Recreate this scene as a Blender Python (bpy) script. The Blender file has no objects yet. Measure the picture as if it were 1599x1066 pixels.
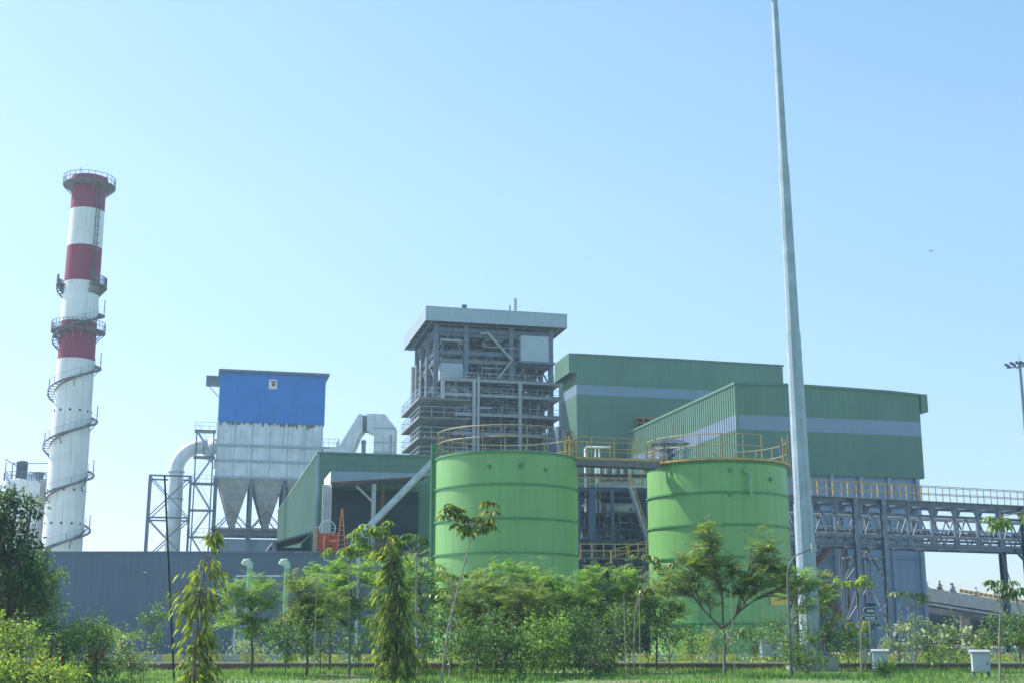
import bpy, math, random
from mathutils import Vector, Matrix, noise
R = math.radians
random.seed(7)
scene = bpy.context.scene
COL = scene.collection

# ------------------------------------------------------------------ camera model
FPX, PITCH, EYE = 2017.0, R(12.77), 1.6
CP, SP = math.cos(PITCH), math.sin(PITCH)
def ray(px, py):
    u, v = (px - 799.5) / FPX, (533.0 - py) / FPX
    y = CP - v * SP
    return u / y, (SP + v * CP) / y
def at(px, py, Y):
    dx, dz = ray(px, py)
    return Vector((dx * Y, Y, EYE + dz * Y))
def gx(px, Y):            # x on the ground at distance Y for a column of the photograph
    u = (px - 799.5) / FPX
    v = -(EYE / Y * CP + SP) / (CP - EYE / Y * SP) if False else -(SP * 1.0 + EYE / Y * CP) / (CP - EYE / Y * SP)
    return u / (CP - v * SP) * Y
class Frame:
    def __init__(s, x, y, a): s.x, s.y, s.a = x, y, a; s.c, s.s = math.cos(a), math.sin(a)
    def front(s, px, py, yl=0.0):
        dx, dz = ray(px, py)
        Y = (yl - s.x * s.s + s.y * s.c) / (s.c - dx * s.s)
        return ((dx * Y - s.x) * s.c + (Y - s.y) * s.s, EYE + dz * Y)
    def side(s, px, py, xl=0.0):
        dx, dz = ray(px, py)
        Y = (xl + s.x * s.c + s.y * s.s) / (dx * s.c + s.s)
        return (-(dx * Y - s.x) * s.s + (Y - s.y) * s.c, EYE + dz * Y)
    def local(s, w):
        return Vector(((w[0]-s.x)*s.c + (w[1]-s.y)*s.s, -(w[0]-s.x)*s.s + (w[1]-s.y)*s.c, w[2]))
ANG = R(13.5)

# ------------------------------------------------------------------ materials
def new_mat(name):
    m = bpy.data.materials.new(name); m.use_nodes = True
    nt = m.node_tree; b = nt.nodes['Principled BSDF']
    return m, nt, b
def N(nt, t, **k):
    n = nt.nodes.new(t)
    for a, v in k.items(): setattr(n, a, v)
    return n
def surf(name, c, rough=0.6, metal=0.0, var=0.12, scale=0.6, streak=0.0, streak_col=None, bump=0.0, bscale=8.0, dirt=0.0, spec=0.4, panel=None, radial=0.0):
    m, nt, b = new_mat(name)
    L = nt.links.new
    tc = N(nt, 'ShaderNodeTexCoord')
    n1 = N(nt, 'ShaderNodeTexNoise'); n1.inputs['Scale'].default_value = scale; n1.inputs['Detail'].default_value = 6
    L(tc.outputs['Object'], n1.inputs['Vector'])
    rmp = N(nt, 'ShaderNodeValToRGB')
    rmp.color_ramp.elements[0].position = .3; rmp.color_ramp.elements[1].position = .72
    rmp.color_ramp.elements[0].color = (*[x * (1 - var) for x in c], 1)
    rmp.color_ramp.elements[1].color = (*[min(1, x * (1 + var)) for x in c], 1)
    L(n1.outputs['Fac'], rmp.inputs['Fac'])
    out = rmp.outputs['Color']
    if streak > 0:
        mp = N(nt, 'ShaderNodeMapping'); mp.inputs['Scale'].default_value = (3.2, 3.2, 0.12)
        L(tc.outputs['Object'], mp.inputs['Vector'])
        n2 = N(nt, 'ShaderNodeTexNoise'); n2.inputs['Scale'].default_value = 1.1; n2.inputs['Detail'].default_value = 5
        L(mp.outputs['Vector'], n2.inputs['Vector'])
        r2 = N(nt, 'ShaderNodeValToRGB'); r2.color_ramp.elements[0].position = .52; r2.color_ramp.elements[1].position = .74
        r2.color_ramp.elements[0].color = (0, 0, 0, 1); r2.color_ramp.elements[1].color = (streak,) * 3 + (1,)
        L(n2.outputs['Fac'], r2.inputs['Fac'])
        mx = N(nt, 'ShaderNodeMixRGB'); L(r2.outputs['Color'], mx.inputs['Fac']); L(out, mx.inputs[1])
        sc_ = streak_col or tuple(x * .45 for x in c); mx.inputs[2].default_value = (*sc_, 1)
        out = mx.outputs['Color']
    if panel:
        sx = N(nt, 'ShaderNodeSeparateXYZ'); L(tc.outputs['Object'], sx.inputs[0]); cb = N(nt, 'ShaderNodeCombineXYZ')
        if radial:
            at_ = N(nt, 'ShaderNodeMath', operation='ARCTAN2'); L(sx.outputs[1], at_.inputs[0]); L(sx.outputs[0], at_.inputs[1])
            m1 = N(nt, 'ShaderNodeMath', operation='MULTIPLY'); m1.inputs[1].default_value = radial; L(at_.outputs[0], m1.inputs[0])
        else:
            m1 = N(nt, 'ShaderNodeMath', operation='ADD'); L(sx.outputs[0], m1.inputs[0]); L(sx.outputs[1], m1.inputs[1])
        L(m1.outputs[0], cb.inputs[0]); L(sx.outputs[2], cb.inputs[1])
        bk = N(nt, 'ShaderNodeTexBrick'); L(cb.outputs[0], bk.inputs['Vector']); bk.inputs['Scale'].default_value = 1
        bk.inputs['Brick Width'].default_value = panel[0]; bk.inputs['Row Height'].default_value = panel[1]; bk.inputs['Mortar Size'].default_value = panel[2]
        bk.inputs['Color1'].default_value = (1-panel[3],)*3+(1,); bk.inputs['Color2'].default_value = (1+panel[3],)*3+(1,); bk.inputs['Mortar'].default_value = (panel[4],)*3+(1,)
        bk.inputs['Mortar Smooth'].default_value = .3
        mp2 = N(nt, 'ShaderNodeMixRGB', blend_type='MULTIPLY'); mp2.inputs['Fac'].default_value = 1; L(out, mp2.inputs[1]); L(bk.outputs['Color'], mp2.inputs[2]); out = mp2.outputs[0]
    L(out, b.inputs['Base Color'])
    b.inputs['Roughness'].default_value = rough; b.inputs['Metallic'].default_value = metal
    b.inputs['Specular IOR Level'].default_value = spec
    if bump > 0:
        n3 = N(nt, 'ShaderNodeTexNoise'); n3.inputs['Scale'].default_value = bscale; n3.inputs['Detail'].default_value = 8
        L(tc.outputs['Object'], n3.inputs['Vector'])
        bp = N(nt, 'ShaderNodeBump'); bp.inputs['Strength'].default_value = bump; bp.inputs['Distance'].default_value = .1
        L(n3.outputs['Fac'], bp.inputs['Height']); L(bp.outputs['Normal'], b.inputs['Normal'])
    return m
def leafmat(name, c, c2, trans=0.35, rough=0.5):
    if 'leaves' in name: c, c2 = [(q[0]*1.25+.013, q[1]*1.05+.010, q[2]*1.2+.016) for q in (c, c2)]
    m, nt, b = new_mat(name); L = nt.links.new
    g = N(nt, 'ShaderNodeNewGeometry')
    rmp = N(nt, 'ShaderNodeValToRGB'); cr = rmp.color_ramp
    cr.elements[0].color = (*[x * .55 for x in c], 1); cr.elements[1].color = (*c2, 1)
    e = cr.elements.new(.5); e.color = (*c, 1)
    L(g.outputs['Random Per Island'], rmp.inputs['Fac'])
    tc = N(nt, 'ShaderNodeTexCoord'); n1 = N(nt, 'ShaderNodeTexNoise'); n1.inputs['Scale'].default_value = 1.3
    L(tc.outputs['Object'], n1.inputs['Vector'])
    mul = N(nt, 'ShaderNodeMath', operation='MULTIPLY_ADD'); mul.inputs[1].default_value = 1.5; mul.inputs[2].default_value = .25
    L(n1.outputs['Fac'], mul.inputs[0])
    mx = N(nt, 'ShaderNodeVectorMath', operation='SCALE'); L(rmp.outputs['Color'], mx.inputs[0]); L(mul.outputs[0], mx.inputs['Scale'])
    L(mx.outputs[0], b.inputs['Base Color']); b.inputs['Roughness'].default_value = rough
    b.inputs['Specular IOR Level'].default_value = .35
    tr = N(nt, 'ShaderNodeBsdfTranslucent')
    t2 = N(nt, 'ShaderNodeMixRGB', blend_type='MULTIPLY'); t2.inputs['Fac'].default_value = 1
    t2.inputs[2].default_value = (1.6, 1.75, .7, 1); L(mx.outputs[0], t2.inputs[1]); L(t2.outputs[0], tr.inputs['Color'])
    ms = N(nt, 'ShaderNodeMixShader'); ms.inputs['Fac'].default_value = min(.6, trans+.12)
    L(b.outputs[0], ms.inputs[1]); L(tr.outputs[0], ms.inputs[2])
    L(ms.outputs[0], nt.nodes['Material Output'].inputs['Surface'])
    return m
M = {}
M['green_clad'] = surf('green_cladding', (.118, .232, .165), .55, var=.07, scale=.25, streak=.16, panel=(1.8, 5.5, .03, .035, .82))
M['green_clad_lit'] = M['green_clad']
M['lilac'] = surf('pale_blue_cladding', (.235, .315, .41), .55, var=.06, streak=.2)
M['base_clad'] = surf('blue_grey_cladding', (.25, .345, .46), .6, var=.06, scale=.2, streak=.25, panel=(1.6, 4.5, .03, .03, .82))
M['shed_clad'] = surf('slate_blue_cladding', (.090, .140, .19), .6, var=.08, scale=.2, streak=.2, panel=(1.8, 3.2, .025, .03, .8))
M['dark_clad_shade'] = surf('dark_interior', (.035, .055, .075), .8, var=.3, scale=.7)  # near-black colour, also stands in for shade under the ramp and canopy
M['steel_dark2'] = surf('navy_structural_steel', (.055, .10, .16), .5, var=.2, scale=1.5, streak=.2)
M['dark_clad_shade2'] = surf('dark_boiler_casing', (.055, .085, .11), .7, var=.35, scale=1.2, streak=.3)
M['blue_clad'] = surf('bright_blue_cladding', (.028, .21, .62), .5, var=.08, scale=.3, streak=.18, panel=(1.0, 3.4, .02, .03, .85))
M['tank_green'] = surf('tank_green_paint', (.19, .41, .125), .42, var=.08, scale=.35, panel=(5.2, 2.4, .025, .035, .8), radial=5.35, streak=.5, streak_col=(.08, .27, .09), bump=.05, bscale=2, spec=.5)
M['tank_ring'] = surf('tank_ring_paint', (.07, .25, .09), .5, var=.15, scale=2)
M['yellow'] = surf('yellow_rail_paint', (.50, .35, .11), .6, var=.25, scale=3, streak=.4, streak_col=(.3, .16, .06))
M['steel'] = surf('blue_grey_steel', (.145, .19, .24), .5, var=.22, scale=1.5, streak=.2)
M['steel_dark'] = surf('dark_blue_steel', (.05, .085, .13), .5, var=.2, scale=1.5)
M['steel_light'] = surf('pale_grey_steel', (.40, .43, .44), .45, var=.12, scale=1.5, streak=.25)
M['galv'] = surf('galvanised_steel', (.37, .46, .51), .42, .1, var=.16, scale=1.6, streak=.4, bump=.04)
M['silver'] = surf('aluminium_lagging', (.70, .76, .79), .42, .05, var=.16, scale=.6, streak=.55, streak_col=(.38, .38, .36), bump=.06, bscale=1.5)
M['hopper'] = surf('dusty_hopper_steel', (.38, .39, .37), .7, var=.2, scale=.8, streak=.8, streak_col=(.24, .22, .2))
M['grating'] = surf('floor_grating', (.24, .26, .27), .8, var=.2, scale=2)
M['roof_grey'] = surf('grey_roof_sheet', (.38, .47, .52), .55, var=.05, streak=.15)
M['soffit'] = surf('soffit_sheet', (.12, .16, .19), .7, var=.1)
M['concrete'] = surf('concrete', (.36, .36, .34), .85, var=.15, scale=1.2, streak=.35, bump=.2)
M['chim_white'] = surf('chimney_white_paint', (.78, .82, .80), .7, var=.1, scale=.35, streak=.55, streak_col=(.42, .43, .37), bump=.1, bscale=3)
M['chim_red'] = surf('chimney_red_paint', (.27, .035, .075), .7, var=.12, scale=.4, streak=.4, streak_col=(.25, .07, .09), bump=.1, bscale=3)
M['rust'] = surf('rusty_steel', (.16, .09, .06), .8, var=.3, scale=3)
M['stair'] = surf('weathered_stair_steel', (.15, .155, .16), .7, var=.3, scale=2)
M['cabin'] = surf('pale_cabin_sheet', (.46, .54, .58), .5, var=.06, scale=1, streak=.2)
M['white'] = surf('white_paint', (.75, .77, .76), .5, var=.06, scale=2, streak=.2)
M['red'] = surf('red_paint', (.50, .05, .04), .5, var=.2, scale=4)
M['orange'] = surf('orange_paint', (.62, .22, .05), .5, var=.15, scale=4)
M['black'] = surf('black_paint', (.02, .022, .025), .5, var=.2)
M['sign_blue'] = surf('sign_blue_paint', (.04, .07, .14), .4, var=.1)
M['bark'] = surf('bark', (.16, .13, .10), .9, var=.3, scale=6, bump=.5, bscale=14)
M['bark_pale'] = surf('pale_bark', (.30, .28, .23), .9, var=.3, scale=6, bump=.4, bscale=14)
M['bamboo'] = surf('bamboo', (.38, .34, .22), .7, var=.2, scale=5)
M['kerb_red'] = surf('kerb_brick_red', (.20, .12, .10), .85, var=.25, scale=3, bump=.3)
M['kerb_top'] = surf('kerb_coping', (.42, .40, .36), .85, var=.2, scale=3)
M['kerb_yellow'] = surf('kerb_yellow', (.70, .52, .12), .7, var=.15, scale=3)
M['fit'] = surf('mixed_fittings', (.22, .26, .28), .5, var=.8, scale=1.5)
M['amber'] = surf('faded_brown_orange_paint', (.30, .15, .06), .7, var=.3)
M['fit2'] = surf('boiler_fittings', (.26, .30, .32), .5, var=.75, scale=.9)
M['skin'] = surf('skin', (.28, .16, .10), .6)
M['cloth_a'] = surf('pale_cloth', (.45, .50, .58), .9); M['cloth_b'] = surf('navy_cloth', (.05, .07, .13), .9)
M['maroon'] = surf('maroon_paint', (.16, .03, .05), .5)
M['asphalt'] = surf('asphalt', (.07, .07, .07), .9, var=.2, scale=2, bump=.3, bscale=30)
M['water_glass'] = surf('tinted_glass', (.03, .05, .07), .1)
M['lf_feather'] = leafmat('feathery_leaves', (0.108, 0.232, 0.060), (0.210, 0.375, 0.090))
M['lf_feather2'] = leafmat('olive_feathery_leaves', (0.105, 0.188, 0.053), (0.210, 0.285, 0.083))
M['lf_broad'] = leafmat('broad_leaves', (0.075, 0.173, 0.053), (0.165, 0.300, 0.090), .25, .4)
M['lf_dark'] = leafmat('dark_broad_leaves', (0.039, 0.102, 0.038), (0.105, 0.210, 0.060), .25, .4)
M['lf_lime'] = leafmat('yellow_green_leaves', (0.14, 0.25, 0.055), (0.27, 0.37, 0.075), .45)
M['lf_droop'] = leafmat('drooping_leaves', (0.13, 0.22, 0.045), (0.30, 0.36, 0.06), .45)
M['lf_droopd'] = leafmat('dense_drooping_leaves', (0.112, 0.203, 0.045), (0.300, 0.375, 0.060), .35, .35)
M['lf_grey'] = leafmat('grey_green_leaves', (0.180, 0.285, 0.150), (0.360, 0.450, 0.285), .25)
M['lf_palm'] = leafmat('palm_leaves', (0.090, 0.210, 0.075), (0.210, 0.360, 0.105), .3)
M['petal_white'] = leafmat('white_petals', (.72, .72, .66), (.85, .85, .8), .2)
M['petal_red'] = leafmat('red_petals', (.55, .02, .02), (.75, .05, .03), .2)
M['grass'] = leafmat('grass_blades', (.13, .25, .085), (.24, .34, .12), .3, .6)
def ground_mat():
    m, nt, b = new_mat('lawn'); L = nt.links.new
    tc = N(nt, 'ShaderNodeTexCoord'); n1 = N(nt, 'ShaderNodeTexNoise'); n1.inputs['Scale'].default_value = .35; n1.inputs['Detail'].default_value = 8
    L(tc.outputs['Object'], n1.inputs['Vector'])
    r = N(nt, 'ShaderNodeValToRGB'); cr = r.color_ramp
    cr.elements[0].position = .35; cr.elements[0].color = (.19, .16, .10, 1)
    cr.elements[1].position = .7; cr.elements[1].color = (.14, .24, .075, 1)
    e = cr.elements.new(.5); e.color = (.12, .20, .065, 1)
    L(n1.outputs['Fac'], r.inputs['Fac']); L(r.outputs['Color'], b.inputs['Base Color'])
    b.inputs['Roughness'].default_value = .95
    return m
M['lawn'] = ground_mat()
M['dry'] = surf('dry_leaf', (.30, .20, .10), .8, var=.5, scale=4)

# ------------------------------------------------------------------ mesh builder
class MB:
    def __init__(s): s.v = []; s.f = []
    def add(s, vs, fs):
        o = len(s.v); s.v.extend([tuple(p) for p in vs]); s.f.extend([tuple(i + o for i in f) for f in fs]); return s
    def box(s, x0, x1, y0, y1, z0, z1):
        return s.add([(x0,y0,z0),(x1,y0,z0),(x1,y1,z0),(x0,y1,z0),(x0,y0,z1),(x1,y0,z1),(x1,y1,z1),(x0,y1,z1)],
                     [(0,3,2,1),(4,5,6,7),(0,1,5,4),(1,2,6,5),(2,3,7,6),(3,0,4,7)])
    def bar(s, p, q, w, h=None):
        h = h or w; p, q = Vector(p), Vector(q); d = (q - p)
        if d.length < 1e-6: return s
        d.normalize(); up = Vector((0,0,1)) if abs(d.z) < .98 else Vector((0,1,0))
        a = d.cross(up).normalized() * (w/2); b = a.cross(d).normalized() * (h/2)
        vs = [p-a-b, p+a-b, p+a+b, p-a+b, q-a-b, q+a-b, q+a+b, q-a+b]
        return s.add(vs, [(0,3,2,1),(4,5,6,7),(0,1,5,4),(1,2,6,5),(2,3,7,6),(3,0,4,7)])
    def ibeam(s, p, q, w, h, t=None):
        t = t or w * .18; p, q = Vector(p), Vector(q); d = (q-p).normalized()
        up = Vector((0,0,1)) if abs(d.z) < .98 else Vector((0,1,0))
        a = d.cross(up).normalized(); b = a.cross(d).normalized()
        s.bar(p + b*(h-t)/2, q + b*(h-t)/2, w, t); s.bar(p - b*(h-t)/2, q - b*(h-t)/2, w, t)
        return s.bar(p, q, t, h - 2*t - .004)
    def tube(s, pts, r, n=8, caps=True):
        pts = [Vector(p) for p in pts]
        rs = r if isinstance(r, (list, tuple)) else [r] * len(pts)
        o = len(s.v); prev = None
        for i, p in enumerate(pts):
            d = (pts[min(i+1, len(pts)-1)] - pts[max(i-1, 0)])
            d = d.normalized() if d.length > 1e-9 else Vector((0,0,1))
            if prev is None:
                a = d.cross(Vector((0,0,1)) if abs(d.z) < .9 else Vector((1,0,0))).normalized()
            else:
                a = (prev - d * prev.dot(d)); a = a.normalized() if a.length > 1e-6 else d.orthogonal().normalized()
            prev = a; b = d.cross(a)
            for k in range(n):
                t = 2*math.pi*k/n
                s.v.append(tuple(p + a*(math.cos(t)*rs[i]) + b*(math.sin(t)*rs[i])))
        for i in range(len(pts)-1):
            for k in range(n):
                k2 = (k+1) % n
                s.f.append((o+i*n+k, o+i*n+k2, o+(i+1)*n+k2, o+(i+1)*n+k))
        if caps:
            s.f.append(tuple(o+k for k in reversed(range(n)))); s.f.append(tuple(o+(len(pts)-1)*n+k for k in range(n)))
        return s
    def lathe(s, prof, n=48, c=(0,0,0), cap0=True, cap1=True):
        o = len(s.v)
        for r, z in prof:
            for k in range(n):
                t = 2*math.pi*k/n; s.v.append((c[0]+r*math.cos(t), c[1]+r*math.sin(t), c[2]+z))
        for i in range(len(prof)-1):
            for k in range(n):
                k2 = (k+1) % n; s.f.append((o+i*n+k, o+i*n+k2, o+(i+1)*n+k2, o+(i+1)*n+k))
        if cap0: s.f.append(tuple(o+k for k in reversed(range(n))))
        if cap1: s.f.append(tuple(o+(len(prof)-1)*n+k for k in range(n)))
        return s
    def prism_y(s, poly, y0, y1):      # polygon in x,z pulled along y
        n = len(poly)
        vs = [(x,y0,z) for x,z in poly] + [(x,y1,z) for x,z in poly]
        fs = [tuple(range(n)), tuple(range(2*n-1, n-1, -1))] + [(i, i+n, (i+1)%n+n, (i+1)%n) for i in range(n)]
        return s.add(vs, fs)
    def leaf(s, p, d, l, w, nrm, droop=0.0):
        d = d.normalized(); a = d.cross(nrm)
        if a.length < 1e-4: a = d.orthogonal()
        a = a.normalized(); up = a.cross(d)
        m = p + d*(l*.45) ; t = p + d*l - Vector((0,0,droop*l))
        s.v.extend([tuple(p), tuple(m + a*(w/2) + up*(w*.14)), tuple(t), tuple(m - a*(w/2) + up*(w*.14))])
        o = len(s.v) - 4; s.f.append((o, o+1, o+2)); s.f.append((o, o+2, o+3)); return s
    def build(s, name, mat, parent=None, smooth=False, loc=None):
        me = bpy.data.meshes.new(name); me.from_pydata(s.v, [], s.f); me.update()
        me.materials.append(M[mat] if isinstance(mat, str) else mat)
        if smooth:
            me.polygons.foreach_set('use_smooth', [True]*len(me.polygons))
            try: me.set_sharp_from_angle(angle=R(40))
            except Exception: pass
        o = bpy.data.objects.new(name, me); COL.objects.link(o)
        if parent is not None: o.parent = parent
        if loc is not None: o.location = loc
        return o
def build_each(mb, name, mat, parent, per=8):
    """boxes or bars of per vertices each become parts of their own"""
    n = len(mb.v)//per; nf = len(mb.f)//n
    for i in range(n):
        m2 = MB(); m2.v = mb.v[i*per:(i+1)*per]; m2.f = [tuple(k-i*per for k in f) for f in mb.f[i*nf:(i+1)*nf]]; m2.build(name, mat, parent)
def build_islands(mb, name, mat, parent):
    par = list(range(len(mb.v)))
    def find(a):
        while par[a] != a: par[a] = par[par[a]]; a = par[a]
        return a
    for f in mb.f:
        r = find(f[0])
        for k in f[1:]: par[find(k)] = r
    grp = {}
    for f in mb.f: grp.setdefault(find(f[0]), []).append(f)
    for fs in grp.values():
        idx = sorted({k for f in fs for k in f}); mp = {k: i for i, k in enumerate(idx)}
        m2 = MB(); m2.v = [mb.v[k] for k in idx]; m2.f = [tuple(mp[k] for k in f) for f in fs]; m2.build(name, mat, parent, True)
def tag(o, label=None, cat=None, group=None, kind=None):
    if label: o['label'] = label
    if cat: o['category'] = cat
    if group: o['group'] = group
    if kind: o['kind'] = kind
    return o
def empty(name, loc, rz=0.0, label=None, cat=None, group=None):
    o = bpy.data.objects.new(name, None); o.empty_display_size = .5; COL.objects.link(o)
    o.location = loc; o.rotation_euler = (0, 0, rz); tag(o, label, cat, group); return o
def copy_tree(o, parent=None):
    c = o.copy(); COL.objects.link(c); c.parent = parent
    for ch in list(KIDS.get(o.name, o.children)): copy_tree(ch, c)
    return c
KIDS = {}
def rframe(fr, name, label, cat, group=None): return empty(name, (fr.x, fr.y, 0), fr.a, label, cat, group)
def interp(prof, x):
    if x <= prof[0][0]: return prof[0][1]
    for (a, b), (c, d) in zip(prof, prof[1:]):
        if x <= c: return b + (d-b)*(x-a)/(c-a)
    return prof[-1][1]
def ribs(x0, x1, y0, y1, pitch=.6, dep=.05, fdep=None):
    """outline of a rectangle in ribbed sheet, counter clockwise, ribs outwards"""
    out = []; fdep = dep if fdep is None else fdep
    def edge(ax, ay, bx, by, dep=dep):
        L = math.hypot(bx-ax, by-ay); n = max(1, round(L/pitch)); ux, uy = (bx-ax)/L, (by-ay)/L; nx, ny = uy, -ux
        p = L/n
        for i in range(n):
            for f, e in ((0,0),(.62,0),(.70,1),(.92,1)):
                t = (i+f)*p; out.append((ax+ux*t+nx*dep*e, ay+uy*t+ny*dep*e))
    edge(x0,y0,x1,y0,fdep); edge(x1,y0,x1,y1); edge(x1,y1,x0,y1); edge(x0,y1,x0,y0)
    return out
def clad(x0, x1, y0, y1, z0, z1, pitch=.6, dep=.05, fdep=.018):
    mb = MB(); o = ribs(x0, x1, y0, y1, pitch, dep, min(dep, fdep)); n = len(o)
    f0 = z0 if callable(z0) else (lambda x: z0); f1 = z1 if callable(z1) else (lambda x: z1)
    mb.add([(x,y,f0(x)) for x,y in o] + [(x,y,f1(x)) for x,y in o], [(i,(i+1)%n,(i+1)%n+n,i+n) for i in range(n)])
    return mb
def rail_line(pts, h=1.1, post=.05, r=.025, spacing=1.5, mids=(.5,), kick=0.0):
    """handrail along a polyline: returns (rails, posts)"""
    a, b = MB(), MB(); pts = [Vector(p) for p in pts]
    for lv in (1.0,) + tuple(mids):
        for p, q in zip(pts, pts[1:]): a.bar(p + Vector((0,0,h*lv)), q + Vector((0,0,h*lv)), r*2)
    if kick:
        for p, q in zip(pts, pts[1:]): a.bar(p + Vector((0,0,kick/2)), q + Vector((0,0,kick/2)), .02, kick)
    for p, q in zip(pts, pts[1:]):
        n = max(1, round((q-p).length/spacing))
        for i in range(n): b.bar(p.lerp(q, i/n), p.lerp(q, i/n) + Vector((0,0,h)), post)
    b.bar(pts[-1], pts[-1] + Vector((0,0,h)), post)
    return a, b
def put_rail(parent, pts, mat='yellow', **k):
    a, b = rail_line(pts, **k); a.add(b.v, b.f); return a.build('handrail', mat, parent)

# ------------------------------------------------------------------ SETTING
g = MB(); S = 2500
g.add([(-S,-60,0),(S,-60,0),(S,S,0),(-S,S,0)], [(0,1,2,3)])
tag(g.build('ground', 'lawn'), kind='structure')
g = MB(); g.add([(-200,72,.012),(200,72,.012),(200,79,.012),(-200,79,.012)], [(0,1,2,3)])
tag(g.build('road', 'asphalt'), kind='structure')
g = MB(); g.add([(-200,84,.008),(200,84,.008),(200,240,.008),(-200,240,.008)], [(0,1,2,3)])
tag(g.build('yard_paving', 'concrete'), kind='structure')
# planting bed edge in front (brick upstand with pale coping)
kb = empty('planter_kerb', (0, 62, 0), 0, 'low red brick kerb with pale coping along the back of the lawn', 'kerb')
MB().box(-60, 60, 0, .22, -.05, .26).build('brick_face', 'kerb_red', kb)
mb = MB()
x = -60.0
while x < 60:
    mb.box(x+.006, x+1.194, -.03, .28, .262, .34); x += 1.2
mb.build('coping', 'kerb_top', kb)
ke = empty('painted_kerb', (0, 80.5, 0), 0, 'yellow and white painted roadside kerb beyond the planting', 'kerb')
a, b = MB(), MB(); i = 0; x = -80.0
while x < 80:
    (a if i % 2 else b).box(x, x+1.19, 0, .3, 0, .42); x += 1.2; i += 1
a.build('yellow_blocks', 'kerb_yellow', ke); b.build('white_blocks', 'kerb_top', ke)

# ------------------------------------------------------------------ CHIMNEY
CY = 170.0
cb = at(97, 860, CY); cx = cb.x
ctop = at(140, 277, CY); cx = (cb.x + ctop.x)/2
def cz(py): return EYE + ray(118, py)[1] * CY
zt = cz(279)
def crad(z): return 2.62 - (2.62-2.24) * z / zt
ch = empty('factory_chimney', (cx, CY, 0), 0, 'tall tapered chimney painted in red and white bands with a spiral stair round it', 'chimney')
bands = [(0, cz(563), 'chim_white'), (cz(563), cz(505), 'chim_red'), (cz(505), cz(443), 'chim_white'), (cz(443), cz(388), 'chim_red'),
         (cz(388), cz(331), 'chim_white'), (cz(331), zt, 'chim_red')]
for z0, z1, m in bands:
    n = max(1, int((z1-z0)/2.2)); prof = [(crad(z0+(z1-z0)*i/n), z0+(z1-z0)*i/n) for i in range(n+1)]
    top = z1 == zt
    if top: prof += [(crad(z1)-.25, z1), (crad(z1)-.25, z1-2.5)]
    MB().lathe(prof, 48, cap0=z0 == 0, cap1=top).build('red_band' if m == 'chim_red' else 'white_band', m, ch, True)
MB().lathe([(crad(zt)+.002,zt-.9),(crad(zt)+.22,zt-.8),(crad(zt)+.22,zt-.1),(crad(zt)+.002,zt)], 48, cap0=False, cap1=False).build('rim', 'chim_red', ch, True)
mb = MB()
for py in (643, 766, 818):
    for k in range(12):
        t = k*math.pi/6 + .2; z = cz(py); r = crad(z)
        mb.add([], []); mb.bar((r*.97*math.cos(t), r*.97*math.sin(t), z), ((r+.03)*math.cos(t), (r+.03)*math.sin(t), z), .28)
build_each(mb, 'vent_hole', 'black', ch)
def ring_platform(z, w, a0=0, a1=360, th=.25):
    mb = MB(); r0 = crad(z)+.01; n = 36
    for k in range(n):
        t0 = R(a0+(a1-a0)*k/n); t1 = R(a0+(a1-a0)*(k+1)/n)
        def P(r, t, zz): return (r*math.cos(t), r*math.sin(t), zz)
        mb.add([P(r0,t0,z-th),P(r0+w,t0,z-th*.5),P(r0+w,t1,z-th*.5),P(r0,t1,z-th),P(r0,t0,z),P(r0+w,t0,z),P(r0+w,t1,z),P(r0,t1,z)],
               [(0,3,2,1),(4,5,6,7),(1,2,6,5),(0,1,5,4),(2,3,7,6)])
        if k % 3 == 0:
            mb.bar(P(r0,t0,z-1.3), P(r0+w,t0,z-th*.5), .12)
    pl = mb.build('platform', 'stair', ch)
    pts = [(( r0+w-.06)*math.cos(R(a0+(a1-a0)*k/24)), (r0+w-.06)*math.sin(R(a0+(a1-a0)*k/24)), z) for k in range(25)]
    a_, b_ = rail_line(pts, 1.15, .06, .03, 1.2); a_.add(b_.v, b_.f); a_.build('handrail', 'stair', pl)
ring_platform(cz(291), 1.25); ring_platform(cz(447), .95, 155, 222); ring_platform(cz(447), .95, 312, 395); ring_platform(cz(518), 1.15, 150, 400)
# spiral stair
ztop = cz(447); pitch = (cz(578)-cz(832))/3
tr, st, rl = MB(), MB(), MB()
turns = ztop/pitch; steps = int(turns*30); pp = None
for i in range(steps):
    z = ztop*i/steps; t = 2*math.pi*((z - cz(578))/pitch) * 1.0 - .05
    r0 = crad(z)+.02; w = .9
    c, s_ = math.cos(t), math.sin(t); dt = .55*2*math.pi/30
    c2, s2 = math.cos(t+dt), math.sin(t+dt)
    tr.add([(r0*c,r0*s_,z),((r0+w)*c,(r0+w)*s_,z),((r0+w)*c2,(r0+w)*s2,z),(r0*c2,r0*s2,z),
            (r0*c,r0*s_,z-.05),((r0+w)*c,(r0+w)*s_,z-.05),((r0+w)*c2,(r0+w)*s2,z-.05),(r0*c2,r0*s2,z-.05)],
           [(0,1,2,3),(7,6,5,4),(0,4,5,1),(1,5,6,2),(2,6,7,3)])
    q = Vector(((r0+w)*c,(r0+w)*s_,z)); qi = Vector(((r0+.04)*c,(r0+.04)*s_,z))
    if pp is not None:
        st.bar(pp[0], q, .05, .26); st.bar(pp[1], qi, .05, .2)
        rl.bar(pp[0]+Vector((0,0,1.0)), q+Vector((0,0,1.0)), .028)
    if i % 5 == 0: rl.bar(q, q+Vector((0,0,1.0)), .05)
    if i % 8 == 0: st.bar(Vector((r0*c, r0*s_, z-1.1)), q, .1)
    if i % 15 == 0: rl.bar(q, q+Vector((0,0,2.4)), .09)
    pp = (q, qi)
sp = tr.build('spiral_stair', 'stair', ch); st.build('stringer', 'stair', sp); rl.build('handrail', 'stair', sp)
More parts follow.
